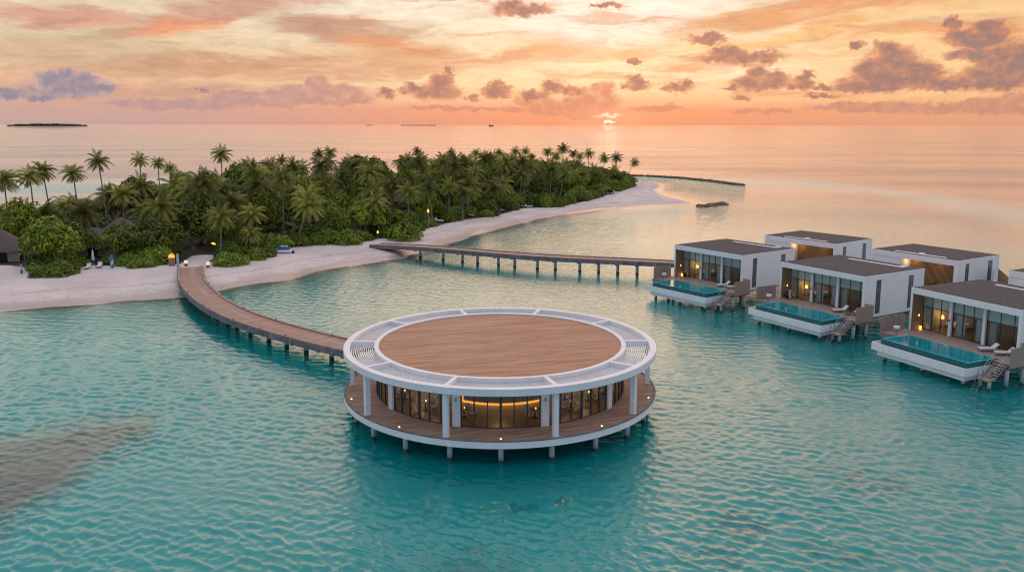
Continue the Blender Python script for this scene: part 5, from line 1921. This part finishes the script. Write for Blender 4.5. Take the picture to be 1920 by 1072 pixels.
    MB().tube([(0, 0, 3.9), (0, 0, 4.2), (0, 0, 4.7)], [.16, .26, .10], 10).build('lamp_head', 'yellowglow', t)
    t = thing('marker_post', 'short pale marker post on the sand near the first hut', 'post', ground_thing(-80.6, 133.6))
    MB().cyl(0, 0, 0, 1.5, .10, .09, 10).build('shaft', 'concrete', t)
    MB().cyl(0, 0, 0, .5, .2, n=12).build('foot', 'greywood', t)
    # blue daybed
    t = thing('beach_daybed', 'blue and white double daybed on the sand before the bushes', 'daybed', ground_thing(-44.0, 157.0), .15)
    MB().box(-1.5, 1.5, -1.0, 1.0, .12, .34).build('base', 'white_panel', t)
    MB().box(-1.45, 1.45, -.95, .95, .343, .50).build('mattress', 'fabric', t)
    c = MB()
    c.add([(-1.2, -.3, .505), (1.2, -.3, .505), (1.1, .98, 1.0), (-1.1, .98, 1.0), (-1.2, -.3, .45), (1.2, -.3, .45), (1.1, 1.1, .4), (-1.1, 1.1, .4)],
          [(0, 1, 2, 3), (0, 4, 5, 1), (1, 5, 6, 2), (2, 6, 7, 3), (3, 7, 4, 0)])
    c.build('blue_cover', 'blue', t)
    for u in (-.55, -.1, .55):
        MB().tube([(u - .2, .72, 1.05), (u, .72, 1.12), (u + .2, .72, 1.05)], [.12, .19, .12], 8).build('pillow', 'fabric', t)
    t = thing('beach_bag', 'small dark bag at the right end of the blue daybed', 'bag', ground_thing(-42.0, 156.6))
    MB().tube([(0, 0, 0), (0, 0, .25), (0, 0, .5)], [.25, .3, .12], 8).build('body', 'black', t)
    MB().tube([(-.15, 0, .5), (-.08, 0, .72), (.08, 0, .72), (.15, 0, .5)], .02, 5).build('handle', 'black', t)
    # far loungers along the sand
    far = [((-18.6, 208.6), 'lilac', 'fabric', 'pale lounger at the bush gap just past the torch lamp post'),
           ((-11.4, 221.0), 'navy', 'navy', 'dark blue lounger under the drooping palm with towels on it'),
           ((-3.3, 234.6), 'navy', 'navy', 'dark blue lounger at the foot of the second far bush'),
           ((3.0, 245.6), 'navy', 'navy', 'dark blue lounger left of the long low far bush'),
           ((5.0, 246.6), 'white', 'fabric', 'tilted white lounger back at the end of the long low far bush'),
           ((17.4, 268.0), 'white', 'fabric', 'white lounger by the leaning pale palm trunk on the far beach'),
           ((16.4, 263.5), 'white', 'fabric', 'flat pale lounger in front of the leaning pale palm trunk'),
           ((33.4, 290.6), 'navy', 'navy', 'left of two tiny dark loungers near the far bushes'),
           ((35.2, 291.6), 'navy', 'navy', 'right of two tiny dark loungers near the far bushes'),
           ((37.6, 297.5), 'white', 'fabric', 'last tiny pale lounger before the sandbar')]
    for k, ((x, y), _, mt, lab) in enumerate(far):
        t = thing('beach_lounger', lab, 'sun lounger', ground_thing(x, y), 1.2 + .25 * (k % 3), 'loungers along the far beach')
        MB().box(-.5, .5, -1.1, .5, .18, .40).build('base', mt, t)
        MB().box(-.45, .45, -1.05, .1, .403, .5).build('towel', 'fabric', t)
        b = MB()
        b.add([(-.5, .5, .2), (.5, .5, .2), (.5, .5, .4), (-.5, .5, .4), (-.5, 1.1, .75), (.5, 1.1, .75), (.5, 1.02, .9), (-.5, 1.02, .9)],
              [(0, 1, 5, 4), (3, 7, 6, 2), (0, 4, 7, 3), (1, 2, 6, 5), (4, 5, 6, 7), (0, 3, 2, 1)])
        b.build('backrest', mt, t)


MT['blueboard'] = plain('blue_board', (0.10, 0.19, 0.30), 0.4, 0.3, 2)
MT['paleblue'] = plain('pale_blue_board', (0.34, 0.47, 0.58), 0.5, 0.1, 2)
MT['signglow'] = glow('sign_glow', (1.0, 0.42, 0.05, 1), 1.1)
MT['amberdark'] = glow('sign_mark', (1.0, 0.62, 0.16, 1), 1.5)
MT['bollardglow'] = glow('bollard_glow', (1.0, 0.86, 0.66, 1), 0.85)
MT['yellowglow'] = glow('yellow_lamp', (1.0, 0.66, 0.04, 1), 1.8)
beach_things()


def person():
    """figure strolling along the bush edge, built as one skinned body"""
    me = bpy.data.meshes.new('person')
    V = [(0, 0, .95), (0, 0, 1.18), (0, 0, 1.40), (0, 0, 1.50), (0, -.01, 1.60), (0, -.01, 1.72),
         (.10, 0, .90), (.12, -.08, .50), (.12, -.02, .09), (.12, -.16, .04),
         (-.10, 0, .90), (-.12, .12, .52), (-.12, .28, .13), (-.12, .16, .05),
         (.20, 0, 1.40), (.26, .05, 1.13), (.27, -.06, .90), (.27, -.10, .80),
         (-.20, 0, 1.40), (-.26, -.03, 1.13), (-.27, -.14, .92), (-.27, -.18, .82)]
    E = [(0, 1), (1, 2), (2, 3), (3, 4), (4, 5), (0, 6), (6, 7), (7, 8), (8, 9), (0, 10), (10, 11), (11, 12), (12, 13),
         (2, 14), (14, 15), (15, 16), (16, 17), (2, 18), (18, 19), (19, 20), (20, 21)]
    rad = [.15, .13, .14, .06, .095, .085, .10, .065, .045, .035, .10, .065, .045, .035, .065, .045, .035, .04, .065, .045, .035, .04]
    me.from_pydata(V, E, [])
    o = put('person', me)
    sk = o.modifiers.new('skin', 'SKIN')
    sk.use_smooth_shade = True
    for sv, r in zip(me.skin_vertices[0].data, rad):
        sv.radius = (r, r)
    me.skin_vertices[0].data[0].use_root = True
    o.modifiers.new('sub', 'SUBSURF').levels = 1
    dg = bpy.context.evaluated_depsgraph_get()
    me2 = bpy.data.meshes.new_from_object(o.evaluated_get(dg))
    o.modifiers.clear()
    o.data = me2
    skin = plain('skin', (0.28, 0.15, 0.10), .6, .05)
    red = plain('red_cloth', (0.42, 0.07, 0.03), .8, .15, 6)
    dark = plain('dark_cloth', (0.05, 0.04, 0.05), .8, .1)
    me2.materials.clear()
    for m in (skin, red, dark): me2.materials.append(m)
    for p in me2.polygons:
        c = p.center
        p.material_index = 1 if .52 < c.z < 1.47 and abs(c.x) < .24 else (1 if 1.2 < c.z < 1.47 else 0)
        if c.z < .1: p.material_index = 2
    hair = MB().tube([(0, .02, 1.60), (0, .03, 1.70), (0, .02, 1.82)], [.10, .115, .05], 10).build('hair', 'black', o, True)
    o.location = ground_thing(-42.4, 162.2)
    o.rotation_euler.z = 2.4
    tag(o, 'person in a red tunic walking past the bushes beside the leaning palm', 'person')


person()


# ------------------------------------------------------------------ rocks, distant land and ships
def rock_blob(mb, c, r, rg):
    N, M = 7, 5
    vs, fs = [], []
    ph = rg.random(3) * 6
    for i in range(M):
        th = PI * i / (M - 1)
        for k in range(N):
            a = 2 * PI * k / N
            q = 1 + .28 * math.sin(a * 2 + ph[0] + i) + .2 * math.sin(a * 3 + ph[1] - i * 2) + .15 * (rg.random() - .5)
            vs.append((c[0] + r[0] * q * math.sin(th) * math.cos(a), c[1] + r[1] * q * math.sin(th) * math.sin(a), c[2] - r[2] * math.cos(th)))
    for i in range(M - 1):
        for k in range(N):
            k2 = (k + 1) % N
            fs.append((i * N + k, i * N + k2, i * N + N + k2, i * N + N + k))
    mb.add(vs, fs)


def build_rocks():
    rg = np.random.default_rng(5)
    bw = resample([(58, 420), (62.0, 418.3), (69.2, 414.7), (74.5, 408.1), (81.3, 400.9), (86.1, 390.0), (92.3, 374.5), (96.3, 359.6), (98.5, 353.8)], 90)
    mb = MB()
    for x, y in bw:
        for k in range(3):
            rock_blob(mb, (x + rg.normal(0, .7), y + rg.normal(0, .7), .05 + .25 * rg.random()), (.7 + .6 * rg.random(), .7 + .6 * rg.random(), .45 + .35 * rg.random()), rg)
    tag(mb.build('rock_breakwater', 'rock'), 'long low breakwater of brown rocks curving out past the island tip', 'breakwater')
    mb = MB()
    for k in range(46):
        f = rg.random()
        x, y = 59.4 + 10 * f + rg.normal(0, .5), 260.2 + 9.5 * f + rg.normal(0, .8)
        rock_blob(mb, (x, y, -.15 + .2 * rg.random()), (.8 + .6 * rg.random(), .8 + .6 * rg.random(), .5 + .35 * rg.random()), rg)
    tag(mb.build('rock_outcrop', 'rock'), 'small brown rock heap in the water off the sandbar tip', 'rock')
    n = 0
    for px_, py_, s, lab in ((985, 951, .5, 'dark coral clump on the seabed, lowest in front of the pavilion'),
                             (1056, 940, .35, 'small dark coral clump right of the larger clump before the pavilion'),
                             (882, 897, .5, 'dark coral clump under the water left below the pavilion deck light')):
        p = at(px_, py_, -2.0)
        mb = MB()
        for k in range(7):
            rock_blob(mb, (rg.normal(0, s), rg.normal(0, s * .6), .1), (s * .6, s * .6, s * .5), rg)
        o = mb.build('coral_clump', 'coral')
        o.location = (p[0], p[1], gz(p[0], p[1]))
        tag(o, lab, 'coral', 'coral clumps before the pavilion')


build_rocks()


def build_distant():
    rg = np.random.default_rng(2)
    # wooded islet: low ridge made of many crowns, reads as one mass
    mb = MB()
    A, B = np.array([-6390.0, 10760.0]), np.array([-5890.0, 11300.0])
    for k in range(230):
        f = rg.random()
        p = A + (B - A) * f + rg.normal(0, 60, 2)
        h = 34 * (math.sin(PI * np.clip(f * .94 + .03, 0, 1)) ** .35) * (.65 + .4 * rg.random())
        rock_blob(mb, (p[0], p[1], h * .4), (22 + 14 * rg.random(), 22, h * .6), rg)
    o = mb.build('wooded_islet', 'leaf')
    tag(o, 'dark low wooded islet far off on the left horizon', 'islet')
    for xa, xb, D, h, lab in ((755, 815, 24000, 18, 'faint thin islet on the horizon left of the sun'), (688, 698, 24000, 16, 'tiny faint speck of land left of the thin islet')):
        mb = MB()
        a, b = atY(xa, 236, D)[0], atY(xb, 236, D)[0]
        for k in range(40):
            f = rg.random()
            rock_blob(mb, (a + (b - a) * f, D + rg.normal(0, 60), h * .3), ((b - a) * .05 + 10, 60, h * (.4 + .3 * rg.random())), rg)
        tag(mb.build('distant_islet', 'leaf'), lab, 'islet')
    p = atY(921, 236, 14000)
    t = thing('cargo_ship', 'tiny dark ship on the horizon between the islet and the sun', 'ship', (p[0], 14000, 0))
    MB().add([(-40, -8, 0), (40, -8, 0), (48, 0, 10), (40, 8, 0), (-40, 8, 0), (-44, -8, 10), (44, -8, 10), (44, 8, 10), (-44, 8, 10)],
             [(0, 1, 6, 5), (1, 2, 6), (2, 3, 7), (3, 4, 8, 7), (4, 0, 5, 8), (5, 6, 2, 7, 8), (0, 4, 3, 2, 1)]).build('hull', 'black', t)
    MB().box(-38, -18, -7, 7, 10.1, 26).box(-10, 30, -7, 7, 10.1, 15).build('superstructure', 'concrete', t)


build_distant()


def court_plants():
    k = 0
    for (vx, vy, rz), nm, spots in (((42.29, 136.92, -52.56), 'the villa behind the jetty end villa', ((5.5, 1.5, 1.0, 2.6), (8.9, 1.4, .9, 1.9))),
                                    ((53.62, 121.68, -58.09), 'the villa behind the middle pool villa', ((6.3, 1.4, .9, 2.0), (9.2, 1.5, 1.2, 1.7), (11.7, 1.3, .8, 2.2)))):
        r = R(rz)
        for j, (u, v, rad, h) in enumerate(spots):
            x, y = vx + u * math.cos(r) - v * math.sin(r), vy + u * math.sin(r) + v * math.cos(r)
            o = put('court_plant', BUSHES[(j + 1) % 5])
            o.location = (x, y, VF)
            o.scale = (rad, rad, h)
            tag(o, ('leafy plant', 'taller leafy plant', 'dark leafy plant')[j] + ' in the timber court of ' + nm, 'plant', 'court plants')


court_plants()
